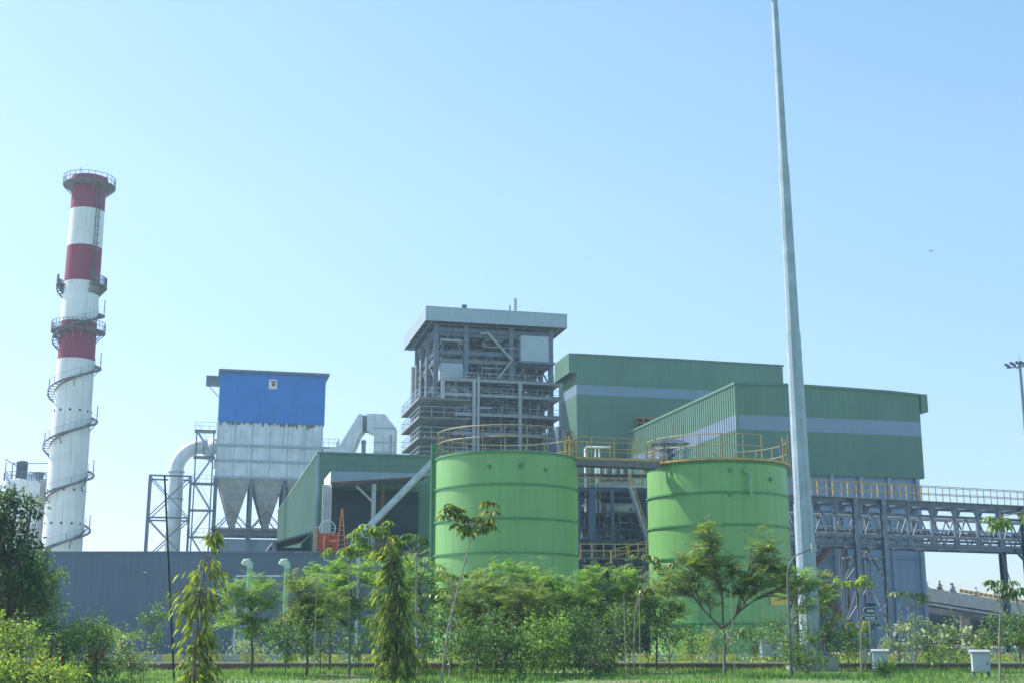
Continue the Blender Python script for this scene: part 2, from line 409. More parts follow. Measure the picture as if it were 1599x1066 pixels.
# caged ladder, cable on the upper part
mb = MB(); az = R(-38)
for side in (-.25, .25):
    p0 = []
    for z in (cz(447), cz(360), cz(291)):
        r = crad(z)+.18; p0.append((r*math.cos(az)-side*math.sin(az), r*math.sin(az)+side*math.cos(az), z))
    mb.tube(p0, .06, 6)
z = cz(447)
while z < cz(291):
    r = crad(z)+.18; mb.bar((r*math.cos(az)+.25*math.sin(az), r*math.sin(az)-.25*math.cos(az), z), (r*math.cos(az)-.25*math.sin(az), r*math.sin(az)+.25*math.cos(az), z), .05); z += .4
z = cz(447)+2
while z < cz(291):
    r = crad(z)+.18; pts = []
    for k in range(7):
        t = math.pi*k/6; pts.append(((r+.7*math.sin(t))*math.cos(az)-.4*math.cos(t)*math.sin(az), (r+.7*math.sin(t))*math.sin(az)+.4*math.cos(t)*math.cos(az), z))
    mb.tube(pts, .03, 4); z += 1.2
mb.build('caged_ladder', 'stair', ch)
# lightning rods
mb = MB()
for t in (.5, 2.6, 4.4): mb.bar((crad(zt)*math.cos(t), crad(zt)*math.sin(t), zt-.5), (crad(zt)*math.cos(t), crad(zt)*math.sin(t), zt+.8), .06)
build_each(mb, 'lightning_rod', 'stair', ch)

# ------------------------------------------------------------------ SILOS at far left
def silo(px, r, Ysil, toppy, lab, m):
    p = at(px, toppy, Ysil); o = empty('silo', (p.x, Ysil, 0), 0, lab, 'silo', 'storage silos at the far left')
    H = p.z
    MB().lathe([(r,0),(r,H*.5),(r+.06,H*.5+.02),(r+.06,H*.5+.2),(r,H*.5+.22),(r,H),(r*.6,H+.35),(.3,H+.5)], 40).build('shell', m, o, True)
    pts = [((r-.1)*math.cos(k*math.pi/10), (r-.1)*math.sin(k*math.pi/10), H) for k in range(21)]
    put_rail(o, pts, 'steel', h=1.2, post=.07, r=.035, spacing=1.3)
    return o, H
s1, h1 = silo(34, 2.45, 178, 752, 'pale round silo with a dark filter drum on top beside the chimney', 'silver')
MB().lathe([(.75,0),(.75,2.2),(.8,2.3),(.5,2.5)], 20, (.1,-.6,h1+.35)).build('filter_drum', 'steel_dark', s1, True)
mb = MB(); mb.bar((-1.9,-1.2,h1),(-1.9,-1.2,h1+2.6),.1); mb.bar((-.9,-1.4,h1),(-.9,-1.4,h1+2.3),.1); mb.bar((-2.1,-1.2,h1+3.0),(-.4,-1.3,h1+2.1),.12); mb.bar((-.9,-1.4,h1+2.4),(5.6,-.8,h1+2.5),.1)
mb.build('hoist_frame', 'steel', s1)
s2, h2 = silo(66, 2.0, 184, 752, 'narrower grey silo half hidden behind the chimney foot', 'steel_light')
MB().lathe([(.6,0),(.6,.7),(.9,.75),(.9,.9)], 16, (-.4,-.3,h2+.35)).build('vent_cowl', 'steel', s2, True)

# ------------------------------------------------------------------ BLUE TOPPED FILTER HOUSE
YE = 182.0
dxe = ray(345, 580)[0]
FE = Frame(dxe*YE, YE, ANG)
fh = rframe(FE, 'filter_house', 'dust filter house with a bright blue top over silver casing and hoppers', 'filter house')
xR, zT = FE.front(509, 586); _, zB = FE.front(343, 657); W = xR; D = 9.0
zT = (FE.front(345, 581)[1] + zT)/2
blue = clad(0, W, 0, D, zB, zT, .5, .03, .01).build('blue_cladding', 'blue_clad', fh)
pan = MB().box(*(FE.front(420,592)[0], FE.front(433,592)[0]), -.12, -.05, FE.front(426,607)[1], FE.front(426,592)[1]).build('emblem_panel', 'white', blue)
ex0, ez1 = FE.front(420, 592); ex1, ez0 = FE.front(433, 607); ew, eh = ex1-ex0, ez1-ez0
em = MB()
def eP(u, v): return (ex0+ew*u, ez0+eh*v)
for poly in ([(.22,.85),(.46,.85),(.5,.62),(.34,.62)], [(.56,.85),(.86,.85),(.72,.62),(.54,.62)], [(.32,.58),(.72,.58),(.62,.28),(.42,.28)]):
    em.prism_y([eP(*q) for q in poly], -.15, -.122)
em.build('emblem', 'maroon', pan)
rf = MB(); zr = zT+.01
rf.add([(-.3,-.5,zr),(W+.5,-.5,zr-.0),(W+.5,D+.4,zr),(-.3,D+.4,zr),(-.3,-.5,zr+.35),(W+.5,-.5,zr+.35),(W+.5,D+.4,zr+.35),(-.3,D+.4,zr+.35)],
       [(0,3,2,1),(4,5,6,7),(0,1,5,4),(1,2,6,5),(2,3,7,6),(3,0,4,7)])
rf.build('roof', 'steel', fh)
hz1 = FE.front(330, 584)[1]; hz0 = FE.front(330, 597)[1]
mb = MB(); mb.box(-2.0, -.06, .8, 3.0, hz0, hz1); mb.bar((-1.8, 1.2, hz0), (-.1, 1.2, hz0-1.8), .1); mb.build('hoist_housing', 'steel', fh)
# casing
zC1 = zB - .02; zC0 = FE.front(345, 745)[1]
cs = MB().box(-.1, W-.2, .1, D-.1, zC0, zC1).build('casing', 'silver', fh)
mb = MB()
for py in (694, 718, 744):
    z = FE.front(345, py)[1]; mb.box(-.28, W+0.0, -.12, .098, z-.16, z+.16); mb.box(-.3, -.102, .1, D, z-.16, z+.16)
for i in range(7):
    x = -.1 + i*(W-.1)/6; mb.box(x-.03, x+.03, -.0, .096, zC0+.2, zC1)
mb.build('stiffeners', 'galv', cs)
# ragged insulation just below the blue cladding
mb = MB(); rnd = random.Random(3)
for i in range(70):
    x = rnd.uniform(0, W-.4); l = rnd.uniform(.2, .9) * (1.6 if rnd.random() < .2 else 1); w = rnd.uniform(.15, .5)
    mb.add([(x,-.02,zB),(x+w,-.02,zB),(x+w*rnd.uniform(.5,1),-.08,zB-l*.5),(x+w*rnd.uniform(.1,.4),-.05,zB-l*.6)], [(0,3,2,1)])
mb.build('hanging_insulation', 'stair', cs)
# hoppers, two rows of three
ph = [FE.front(340,745)[0], FE.front(393,745)[0], FE.front(445,745)[0], W-.1]
zH = FE.front(393, 822)[1]
for r_ in range(2):
    for i in range(3):
        a0, a1 = ph[i]+.03, ph[i+1]-.03; y0, y1 = .15+r_*4.4, 4.4+r_*4.4; mx_, my = (a0+a1)/2, (y0+y1)/2
        hz = zC0-.02
        mb = MB(); mb.add([(a0,y0,hz),(a1,y0,hz),(a1,y1,hz),(a0,y1,hz),(mx_-.55,my-.55,zH+.8),(mx_+.55,my-.55,zH+.8),(mx_+.55,my+.55,zH+.8),(mx_-.55,my+.55,zH+.8)],
                       [(0,4,5,1),(1,5,6,2),(2,6,7,3),(3,7,4,0),(4,7,6,5)])
        mb.box(mx_-.45, mx_+.45, my-.45, my+.45, zH-.3, zH+.8)
        h = mb.build('hopper', 'hopper' if r_ == 0 else 'steel_dark', fh)  # rear row coloured dark to paint in the shade between the hoppers
        rb = MB()
        for f in (.3, .55): 
            w_ = (a1-a0)/2*(1-f)+.55*f; d_ = (y1-y0)/2*(1-f)+.55*f; z = hz*(1-f)+(zH+.8)*f
            rb.box(mx_-w_-.04, mx_+w_+.04, my-d_-.1, my-d_+.02, z-.07, z+.07)
        rb.build('hopper_rib', 'galv', h)
# support legs and beams
mb = MB(); zb = FE.front(393, 829)[1]
for x in [0.1] + ph[1:3] + [W-.3]:
    for y in (.3, 4.5, 8.7):
        mb.ibeam((x, y, 0), (x, y, zC0-.02), .45, .45, .08)
for y in (.3, 8.7):
    for z in (zb, 4.5): mb.ibeam((0.1, y-.25, z), (W-.3, y-.25, z), .3, .6, .08)
    for x0_, x1_ in zip([0.1]+ph[1:3], ph[1:3]+[W-.3]):
        mb.bar((x0_, y+.2, zb+.3), ((x0_+x1_)/2, y+.2, zb+3), .16); mb.bar((x1_, y+.2, zb+.3), ((x0_+x1_)/2, y+.2, zb+3), .16)
mb.build('support_frame', 'steel', fh)
mb = MB(); mb.box(-.3, W, -1.1, -.05, zb+.32, zb+.42); wk = mb.build('walkway', 'grating', fh)
put_rail(wk, [(-.3,-1.05,zb+.42),(W,-1.05,zb+.42)], 'galv', h=1.1, spacing=1.6)
clad(1.0, W-1, 1, 7.5, 0, zb-1.0, .5, .04).build('ash_room', 'lilac', fh)
# screw conveyor with valves below hoppers
mb = MB(); mb.tube([(0.5, 2.2, zH-.7), (W-.5, 2.2, zH-.7)], .4, 12); mb.tube([(0.5, 6.6, zH-.7), (W-.5, 6.6, zH-.7)], .4, 12); mb.build('screw_conveyor', 'steel_light', fh, True)
mb = MB()
zp = FE.front(510, 694)[1]
mb.box(W, W+2.4, 1, 4.5, zp-1.6, zp-.3); mb.box(W-.1, W+2.4, .5, 5, zp-.28, zp-.2); dk = mb.build('outlet_duct', 'silver', fh)
put_rail(dk, [(W,.6,zp-.2),(W+2.3,.6,zp-.2),(W+2.3,4.9,zp-.2)], 'galv', h=1.2, spacing=.9)

# inlet pipe with elbow and its braced tower
pj = FE.local(at(340, 697, YE+1)); 
ip = empty('gas_duct', (FE.x, FE.y, 0), FE.a, 'large silver pipe bending down to the left of the filter house', 'duct')
zc = FE.front(330, 697, 3)[1]
xl = FE.front(274, 760, 3)[0]; rr = 1.02
tr_ = [(-.15,3,zc)]
mb = MB(); mb.add([], [])
xe = FE.front(322, 697, 3)[0]
# transition cone
mb.tube([(-.12,3,zc-.4),(-.9,3,zc-.2),(xe,3,zc)], [2.0,1.75,rr+.04], 24); 
co = mb.build('transition_cone', 'silver', ip, True)
Re = 3.6; pts = [(xe,3,zc),(xl+Re,3,zc)]
for k in range(1, 13):
    t = math.pi/2*k/12; pts.append((xl+Re-Re*math.sin(t), 3, zc-Re+Re*math.cos(t)))
pts += [(xl,3,zc-Re-4),(xl,3,6),(xl,3,.2)]
mb = MB(); mb.tube(pts, [rr]*(len(pts)-3)+[rr*1.05, rr*1.1, rr*1.15], 28); pipe = mb.build('pipe', 'silver', ip, True)
mb = MB()
for q in (pts[0], pts[1]): mb.tube([(q[0]-.1,3,zc),(q[0]+.1,3,zc)], rr+.14, 24)
for z in (zc-Re-.2, zc-Re-4, 9): mb.lathe([(rr*1.18,z-.07),(rr*1.18,z+.07)], 24, (xl,3,0))
mb.build('flange', 'galv', pipe, True)
def lattice_tower(parent, x0, x1, y0, y1, ztop, levels, mat='steel', w=.28, bat=0.0):
    mb, br = MB(), MB()
    def P(x, y, z):
        f = 1 - z/ztop; cx_, cy_ = (x0+x1)/2, (y0+y1)/2
        return Vector((x + (bat*f if x > cx_ else -bat*f), y + (bat*f if y > cy_ else -bat*f), z))
    for x in (x0, x1):
        for y in (y0, y1): mb.bar(P(x,y,0), P(x,y,ztop), w)
    zs = [ztop*i/levels for i in range(levels+1)]
    for a_, b_ in zip(zs, zs[1:]):
        for (xa,ya),(xb,yb) in (((x0,y0),(x1,y0)),((x0,y1),(x1,y1)),((x0,y0),(x0,y1)),((x1,y0),(x1,y1))):
            br.bar(P(xa,ya,b_), P(xb,yb,b_), w*.8)
            m_ = (P(xa,ya,a_)+P(xb,yb,b_))/2
            br.bar(P(xa,ya,a_), P(xb,yb,b_), w*.5); br.bar(P(xb,yb,a_)+Vector((0,.0,0)), P(xa,ya,b_), w*.45)
    mb.build('legs', mat, parent); br.build('bracing', mat, parent)
lt = rframe(FE, 'support_tower', 'open cross-braced steel tower standing round the big silver pipe', 'steel tower')
ax0 = FE.front(234, 742, .5)[0]; ax1 = FE.front(298, 742, .5)[0]; zt_ = FE.front(265, 742, .5)[1]
lattice_tower(lt, ax0, ax1, .6, 5.6, zt_, 4, 'steel', .3, .1)
sw = rframe(FE, 'stair_tower', 'narrow open steel stair tower between the silver pipe and the filter house', 'stair tower')
bx0 = FE.front(306, 700, .3)[0]; bx1 = FE.front(333, 700, .3)[0]; zt2 = FE.front(320, 672, .3)[1]
mb = MB()
for x in (bx0, bx1):
    for y in (-.6, 2.0-.2): mb.bar((x,y,0),(x,y,zt2 if y < 0 else zt2), .18)
mb.build('legs', 'steel', sw)
lv = 8; fl, sg = MB(), MB()
for i in range(1, lv+1):
    z = zt2*i/lv; fl.box(bx0-.3, bx1+.3, -.8, 1.9, z-.12, z)
    z0 = zt2*(i-1)/lv
    for k in range(12):
        f = (k+.5)/12; xx = bx0+(bx1-bx0)*(f if i % 2 else 1-f); sg.box(xx-.15, xx+.15, -.55, .35, z0+(z-z0)*f-.03, z0+(z-z0)*f)
    a_, b_ = ((bx0, bx1) if i % 2 else (bx1, bx0))
    sg.bar((a_,-.58,z0),(b_,-.58,z),.05,.25); sg.bar((a_,.38,z0),(b_,.38,z),.05,.25); sg.bar((a_,-.58,z0+1),(b_,-.58,z+1),.05)
fl.build('landing', 'steel', sw); sg.build('stair_flights', 'galv', sw)
for i in (4, 6, 8):
    z = zt2*i/lv; put_rail(sw, [(bx0-.25,1.8,z),(bx0-.25,-.75,z),(bx1+.25,-.75,z)], 'galv', h=1.1, spacing=1.0)
MB().box(bx0+.2, bx0+1.3, -.86, -.82, zt2*.36, zt2*.36+1.0).build('notice_board', 'maroon', sw)

# ------------------------------------------------------------------ n-shaped duct
YD = 181.0
du = empty('flue_duct', (0, YD, 0), 0, 'silver box duct rising and turning down beyond the low green shed roof', 'duct')
def D2(px, py, Y=YD): p = at(px, py, Y); return (p.x, p.z)
z_low = 2.0
poly1 = [D2(505,712), D2(547,712), D2(561,677), D2(566,672), D2(566,646), D2(560,646), D2(528,698), D2(505,700)]
MB().prism_y(poly1, 0, 3.2).build('sloped_duct', 'silver', du)
MB().prism_y([D2(566.5,647), D2(566.5,671), D2(572.5,671), D2(572.5,647)], .5, 2.7).build('expansion_joint', 'steel', du)
xr_ = D2(616,700)[0]; xl_ = D2(584,700)[0]
poly2 = [D2(573,672), D2(582,675), D2(584,680), (xl_, z_low), (xr_, z_low), D2(617,666), D2(601,646), D2(573,645)]
MB().prism_y(poly2, 0, 3.2).build('down_duct', 'silver', du)
mb = MB()
for py in (668, 690, 705):
    p0, p1 = D2(583,py), D2(617,py); mb.box(p0[0]-.05, p1[0]+.1, -.08, -.01, p0[1]-.06, p0[1]+.06)
mb.build('stiffeners', 'galv', du)
mb = MB()
for px in (512, 540):
    xx = D2(px,712)[0]; mb.bar((xx,1.6,0),(xx,1.6,D2(px,712)[1]),.3)
mb.build('duct_support', 'steel', du)
vt = at(568, 690, 184); v1 = empty('vent_stack', (vt.x, 184, 0), 0, 'short grey vent stack seen under the arch of the silver duct', 'vent')
MB().lathe([(.32,0),(.32,at(568,692,184).z),(.42,at(568,692,184).z+.1),(.3,at(568,690,184).z+.3)], 16).build('stack_pipe', 'galv', v1, True)

# ------------------------------------------------------------------ BOILER TOWER
YB = 170.0
FB = Frame(ray(665,479)[0]*YB, YB, ANG)
bo = rframe(FB, 'boiler_house', 'tall open steel boiler tower with decks and a wide flat grey roof', 'boiler tower')
zt_b = EYE + ray(665,479)[1]*YB; zf_b = EYE + ray(665,500)[1]*YB
WB = FB.front(885.5,492)[0]; DB = FB.side(631,527)[0]
roof = clad(0, WB, 0, DB, zf_b, zt_b, .5, .03)
roofo = roof.build('roof_fascia', 'roof_grey', bo)
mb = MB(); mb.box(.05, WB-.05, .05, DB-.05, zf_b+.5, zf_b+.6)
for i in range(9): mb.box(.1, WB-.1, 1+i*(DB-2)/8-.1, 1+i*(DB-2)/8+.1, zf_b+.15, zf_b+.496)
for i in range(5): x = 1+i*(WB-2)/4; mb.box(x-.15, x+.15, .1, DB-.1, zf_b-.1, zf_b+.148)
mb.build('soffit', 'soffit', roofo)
MB().box(-.02, WB+.02, -.02, DB+.02, zt_b+.002, zt_b+.12).build('roof_sheet', 'roof_grey', roofo)
mb = MB()
for px, py, r in ((725,479,.35),):
    x, z = FB.front(px, py, 3); mb.lathe([(r,0),(r,z-zt_b),(r*1.2,z-zt_b+.1)], 14, (x, 3, zt_b+.1))
mb.build('roof_vent', 'steel_dark', bo)
for px, py, r in ((796,478,.18),(804.5,468,.26)):
    x, z = FB.front(px, py, 6); MB().lathe([(r,0),(r,z-zt_b)], 12, (x, 6, zt_b+.1)).build('steam_vent', 'galv', bo, True)
# columns
xc = [FB.front(680,600,1.6)[0], FB.front(727,600,1.6)[0], FB.front(798,600,1.6)[0], FB.front(860,600,1.6)[0]]
yc = [1.6, 7.2, 12.4, 17.4]
for x in xc:
    for y in yc: MB().ibeam((x,y,0),(x,y,zf_b-.12), .62, .62, .1).build('column', 'steel', bo)
# lower projecting frame
yp = -1.8; xp = [FB.front(691,640,yp)[0], FB.front(740,640,yp)[0], FB.front(812,640,yp)[0], FB.front(876,640,yp)[0]]
ztp = FB.front(760,592,yp)[1]
mb = MB()
for x in xp: mb.ibeam((x,yp,0),(x,yp,ztp), .44, .44, .08)
mb.tube([(xp[1]+.55, yp-.35, 0), (xp[1]+.55, yp-.35, ztp+.3)], .17, 10)
levels = [FB.front(760,py,yp)[1] for py in (594, 617, 647, 677, 706, 735, 765)]
for z in levels:
    mb.ibeam((xp[0]-.1,yp,z),(xp[3]+.1,yp,z), .3, .42, .07)
mb.build('front_frame', 'steel_light', bo)
# decks
lvx = sorted(levels + [levels[0]+3.6, levels[0]+7.2, levels[-1]-3, levels[-1]-6.5, levels[-1]-10, levels[-1]-13.5])
rnd = random.Random(11)
for k, z in enumerate(lvx):
    if z < 3: continue
    up = z > levels[0]+.5
    mb = MB()
    x0, x1 = (xp[0]-.3, xp[3]+.2) if not up else (xc[0], xc[3])
    y0 = yp+.3 if not up else 1.9
    # deck sheets with openings
    mb.box(x0, x1, y0, y0+ (3.2 if not up else 2.2), z-.06, z+.02)
    mb.box(x0, x0+3.0, y0+3.2, 17.5, z-.06, z+.02); mb.box(x1-3.2, x1, y0+3.2, 17.5, z-.06, z+.02)
    for y in yc: mb.ibeam((xc[0],y,z-.35),(xc[3],y,z-.35), .3, .5, .08)
    for x in xc: mb.ibeam((x,yc[0],z-.36),(x,yc[3],z-.36), .3, .5, .08)
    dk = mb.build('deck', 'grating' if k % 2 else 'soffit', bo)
    m = 'yellow' if rnd.random() < .3 else 'galv'
    put_rail(dk, [(x0+.2, y0+.05, z), (x1-.2, y0+.05, z)], 'steel_light', h=1.1, spacing=1.7, post=.05, r=.03)
# left side outrigger platforms
best = min((abs(FB.side(655,615,x_)[1]-FB.side(626.6,649,x_)[1]), x_) for x_ in [-.2-.1*i for i in range(40)])[1]
for py, pyf in ((649,615), (676,642), (705,672), (733,702), (762,732)):
    z = FB.side(626.6, py, best)[1]; yb_ = FB.side(626.6, py, best)[0]; ya = FB.side(655, 615, best)[0]
    mb = MB(); xw = xc[0]+.3
    mb.box(best, xw, ya, yb_, z-.07, z)
    for i in range(12):
        y = ya + .1 + (yb_-ya-.2)*i/11; mb.box(best+.05, xw, y-.07, y+.07, z-.2, z-.072)
    mb.box(best-.05, best-.002, ya, yb_, z-.2, z+.06)
    o = mb.build('side_platform', 'grating', bo)
    put_rail(o, [(xw-.3,ya+.05,z),(best+.05,ya+.05,z),(best+.05,yb_-.05,z),(xw-.3,yb_-.05,z)], 'galv', h=1.2, spacing=1.6, mids=(.5,), post=.06, r=.03)
# outer left columns below the platforms
mb = MB()
for y in (6, 17): mb.ibeam((best+.5,y,0),(best+.5,y,FB.side(626.6,649,best)[1]-.5), .35, .35, .08)
# slim columns and pipes on the left of the upper frame
for px, y, r in ((645, 17, .35), (650, 15, .18), (657, 12, .15), (665, 9, .12)):
    xx = FB.front(px, 590, y)[0]; mb.tube([(xx,y,20),(xx,y,zf_b-3)], r, 10)
mb.build('outer_columns', 'steel_light', bo)
# bracing in upper part
mb = MB()
zu0, zu1 = levels[-1] if False else levels[0], zf_b-.3
z0, z1 = levels[0]+.2, zf_b-.8
zmid = (z0+z1)/2
for i in range(3):
    a_, b_ = xc[i], xc[i+1]; y = 1.45
    if i == 1:
        mb.bar((a_+.4,y,z0),((a_+b_)/2,y,zmid+.4),.14); mb.bar((b_-.4,y,z0),((a_+b_)/2,y,zmid+.4),.14)
    elif i == 0:
        mb.bar((a_+.3,y,zmid),((a_+b_)/2,y,z1),.15); mb.bar((b_-.3,y,zmid),((a_+b_)/2,y,z1),.15)
    else:
        mb.bar((a_,y,z0),((a_+b_)/2,y,zmid),.15)
for z in (z1, zmid+.6):
    mb.ibeam((xc[0],1.6,z),(xc[3],1.6,z), .3, .55, .08); mb.ibeam((xc[0],17.4,z),(xc[3],17.4,z), .3, .5, .08)
    for x in (xc[0], xc[3]): mb.ibeam((x,1.6,z),(x,17.4,z), .3, .5, .08)
for ya_, yb2 in zip(yc, yc[1:]):
    for za, zb2 in ((z0, zmid), (10, 16), (16, 22), (22, z0)): mb.bar((xc[0],ya_,za),(xc[0],yb2,zb2),.18); mb.bar((xc[3],ya_,za),(xc[3],yb2,zb2),.18)
for za, zb2 in ((levels[2], levels[0]), (levels[4], levels[2])):
    mb.bar((xp[1],yp+.5,za),(xp[2],yp+.5,zb2),.14); mb.bar((xp[2],yp+.5,za),(xp[1],yp+.5,zb2),.14)
mb.build('bracing', 'steel', bo)
# pressure body, drum, boxes, headers, risers
body = MB(); body.box(xc[0]+3.1, xc[3]-3.3, 4.5, 15, 3, levels[0]+1.2)
for i in range(10):
    z = 4+i*3.1
    body.box(xc[0]+2.9, xc[3]-3.1, 4.3, 15.2, z, z+.3)
body.build('furnace_casing', 'dark_clad_shade2', bo)
up_ = MB(); up_.box(xc[0]+1.2, xc[1]+1.5, 5, 12, levels[0]+1.5, zf_b-3.5); up_.box(xc[1]+3.2, xc[3]-.8, 6, 13, levels[0]+1.6, zf_b-3.2); up_.box(xc[0]+3, xc[3]-3, 9, 15, zf_b-3.0, zf_b-1.2)
up_.build('upper_casing', 'dark_clad_shade2', bo)
zdr = levels[0]+5.0
mb = MB(); mb.tube([(xc[0]+1.5, 9, zdr), (xc[3]-1.5, 9, zdr)], [.95,.95], 20); mb.build('steam_drum', 'galv', bo, True)
mb = MB()
for i in range(16):
    x = xc[0]+2+i*(xc[3]-xc[0]-4)/15; y = rnd.choice((5, 6.5, 8, 11))
    mb.tube([(x, y, levels[0]), (x, y, zdr-1.5), (x+rnd.uniform(-1,1), 9, zdr-.3)], rnd.choice((.1,.14,.2)), 6)
for i in range(46):
    x = rnd.uniform(xp[0], xp[3]); y = rnd.uniform(-.8, 3.5); r = rnd.choice((.07,.1,.14,.22))
    za, zb2 = sorted((rnd.uniform(8,30), rnd.uniform(12,34))); zb2 = min(zb2, levels[0]+4)
    mb.tube([(x,y,za),(x,y,zb2),(x+rnd.uniform(-2,2),y+.8,zb2+.1)], r, 6)
for i in range(44):
    z = rnd.choice(lvx)+rnd.uniform(1.0,2.6); xa = rnd.uniform(xp[0], xp[2]); l = rnd.uniform(2,6); y = rnd.uniform(0,3)
    if z < levels[0]+6: mb.tube([(xa,y,z),(min(xa+l,xc[3]),y,z)], rnd.choice((.07,.12,.18)), 6)
mb.tube([(FB.front(750,520,1.2)[0],1.2,FB.front(750,521,1.2)[1]), (FB.front(762,520,1.2)[0],1.2,FB.front(762,520,1.2)[1]), (FB.front(800,560,1.2)[0],1.2,FB.front(800,562,1.2)[1]), (FB.front(778,590,1.2)[0],1.2,FB.front(778,590,1.2)[1])], .2, 8)
mb.tube([(xp[0]+4.6, yp-.2, FB.front(745,637,yp)[1]), (xp[0]+6.6, yp-.2, FB.front(745,636,yp)[1])], .16, 8)
mb.build('pipework', 'steel_light', bo, True)
mb = MB()
for i in range(34):
    z = rnd.choice([l for l in lvx if l > 5 and l < levels[0]-1]); x = rnd.uniform(xp[0]+.4, xp[3]-1.6); y = rnd.uniform(-.6, 3); w = rnd.uniform(.4,1.6); h = rnd.uniform(.5,2.1)
    mb.box(x, x+w, y, y+rnd.uniform(.3,1), z+.03, z+h)
build_each(mb, 'equipment_cabinet', 'steel_dark', bo)
cl_ = MB()
for k in range(520):
    x = rnd.uniform(xp[0], xp[3]); y = rnd.uniform(-1.2, 3.2); z = rnd.uniform(14, zf_b-1.5); a_ = rnd.choice((.04,.06,.1,.14)); t_ = rnd.random()
    if z > levels[0]+.5: y += 2.6; x = xc[0]+(x-xp[0])/(xp[3]-xp[0])*(xc[3]-xc[0])*.98
    if t_ < .4: cl_.tube([(x,y,z),(x,y,z+rnd.uniform(.5,2.6))], a_, 5)
    elif t_ < .75: cl_.tube([(x,y,z),(min(x+rnd.uniform(.5,3),xc[3]),y,z)], a_, 5)
    else: cl_.box(x,x+rnd.uniform(.2,.6),y,y+.4,z,z+rnd.uniform(.2,.8))
o_ = cl_.build('small_fittings', 'fit2', bo); o_['kind'] = 'stuff'
xa, za = FB.front(813.5,524,0.6); xb, zb2 = FB.front(857,565,0.6)
bx = MB().box(xa, xb, .6, 4.2, zb2, za).build('white_cabin', 'cabin', bo)
mb = MB(); mb.box(xa-.3, xb+.8, .3, 4.6, zb2-.35, zb2-.05); mb.build('cabin_floor', 'steel', bx)
xa, za = FB.front(688,566,1.2); xb, zb2 = FB.front(722,592,1.2)
MB().box(xa, xb, .9, 2.8, zb2, za).build('grey_cabin', 'roof_grey', bo)
# ------------------------------------------------------------------ BACK GREEN BUILDING
FA = Frame(ray(900,554)[0]*161, 161, ANG)
b2 = rframe(FA, 'turbine_hall', 'rear tall green clad hall with a pale blue stripe behind the boiler tower', 'industrial building')
pf = [FA.front(px, py) for px, py in ((900,554),(1060,562.5),(1222,572))]
W2 = pf[-1][0]; D2b = FA.side(866,574,-1.0)[0]
zs0 = FA.front(905,615)[1]; zs1 = FA.front(905,600)[1]
f_top = lambda x: interp(pf, x)
clad(0, W2, 0, D2b, zs1+.003, f_top, .6, .05).build('upper_cladding', 'green_clad', b2)
clad(0, W2, 0, D2b, zs0+.003, zs1, .6, .05).build('stripe', 'lilac', b2)
clad(0, W2, 0, D2b, 0, zs0, .6, .05).build('lower_cladding', 'green_clad', b2)
mb = MB(); ys = [-.1, D2b+.1]
xs = [-.15] + [p[0] for p in pf[1:-1]] + [W2+.15]; zz = [pf[0][1]] + [p[1] for p in pf[1:-1]] + [pf[-1][1]]
mb.prism_y([(x, z+.22) for x, z in zip(xs, zz)] + [(x, z+.003) for x, z in reversed(list(zip(xs, zz)))], -.12, D2b+.1)
mb.build('roof', 'green_clad', b2)
zpb = FA.front(900,582)[1]
clad(-1.0, -.06, -.06, D2b, zpb, pf[0][1]+.2, .6, .04).build('parapet', 'green_clad', b2)
xa, za = FA.front(992,653,-.1); xb, zb2 = FA.front(1013,662,-.1)
wn = MB().box(xa, xb, -.14, -.07, zb2-.6, za).build('window', 'black', b2)
put_rail(wn, [(xa,-.6,zb2-.6),(xb+1,-.6,zb2-.6)], 'orange', h=1.4, spacing=1, post=.08, r=.05)
# side annex low part between boiler and hall
MB().box(-2.2, -1.1, 1, 9, 0, FA.front(885,665)[1]).build('annex', 'shed_clad', b2)

# ------------------------------------------------------------------ FRONT GREEN BUILDING
F1 = Frame(ray(1148,599)[0]*127, 127, ANG)
b1 = rframe(F1, 'process_hall', 'front tall green clad hall with pale blue stripe and blue grey base', 'industrial building')
pf = [F1.front(px, py) for px, py in ((1148,599.5),(1225,602),(1265,604),(1330,608.5),(1390,613),(1437,617.5))]
W1 = F1.front(1437,650)[0]; pf[-1] = (W1, pf[-1][1])
D1 = F1.side(978,672)[0]
f_top = lambda x: interp(pf, x)
s_hi = F1.front(1152,648)[1]; s_lo = F1.front(1155,671)[1]; s_hi2 = F1.front(1437,657)[1]; s_lo2 = F1.front(1438,679)[1]
zg = (F1.front(1257,741)[1] + F1.front(1446,746)[1])/2
hi = (s_hi+s_hi2)/2; lo = (s_lo+s_lo2)/2
clad(0, W1, 0, D1, hi+.003, f_top, .6, .09).build('upper_cladding', 'green_clad', b1)
clad(0, W1, 0, D1, lo+.003, hi, .6, .09).build('stripe', 'lilac', b1)
clad(0, W1, 0, D1, zg, lo, .6, .09).build('lower_cladding', 'green_clad', b1)
bs = clad(.35, W1-.5, .35, D1-.3, 0, zg+.3, .8, .05).build('base_wall', 'base_clad', b1)
mb = MB()
for i in range(7):
    x = .6+i*(W1-1.4)/6; mb.box(x-.2, x+.2, .0, .29, 0, zg-.02)
for z in (4.2, 9.0): mb.box(.5, W1-.6, .18, .29, z, z+.12)
mb.build('pilasters', 'base_clad', bs)
mb = MB()
mb.prism_y([(-.15, pf[0][1]+.25)] + [(x, z+.25) for x, z in pf[1:-1]] + [(W1+.1, pf[-1][1]+.2)] + [(W1+.1, pf[-1][1]+.003)] + [(x, z+.003) for x, z in reversed(pf[1:-1])] + [(-.15, pf[0][1]+.003)], -.15, D1)
mb.build('roof', 'green_clad', b1)
zgt = F1.front(1446,617)[1]; zgb = F1.front(1446,643)[1]
MB().box(W1+.101, W1+.85, -.2, D1, zgb, zgt+.1).build('eaves_gutter', 'green_clad', b1)
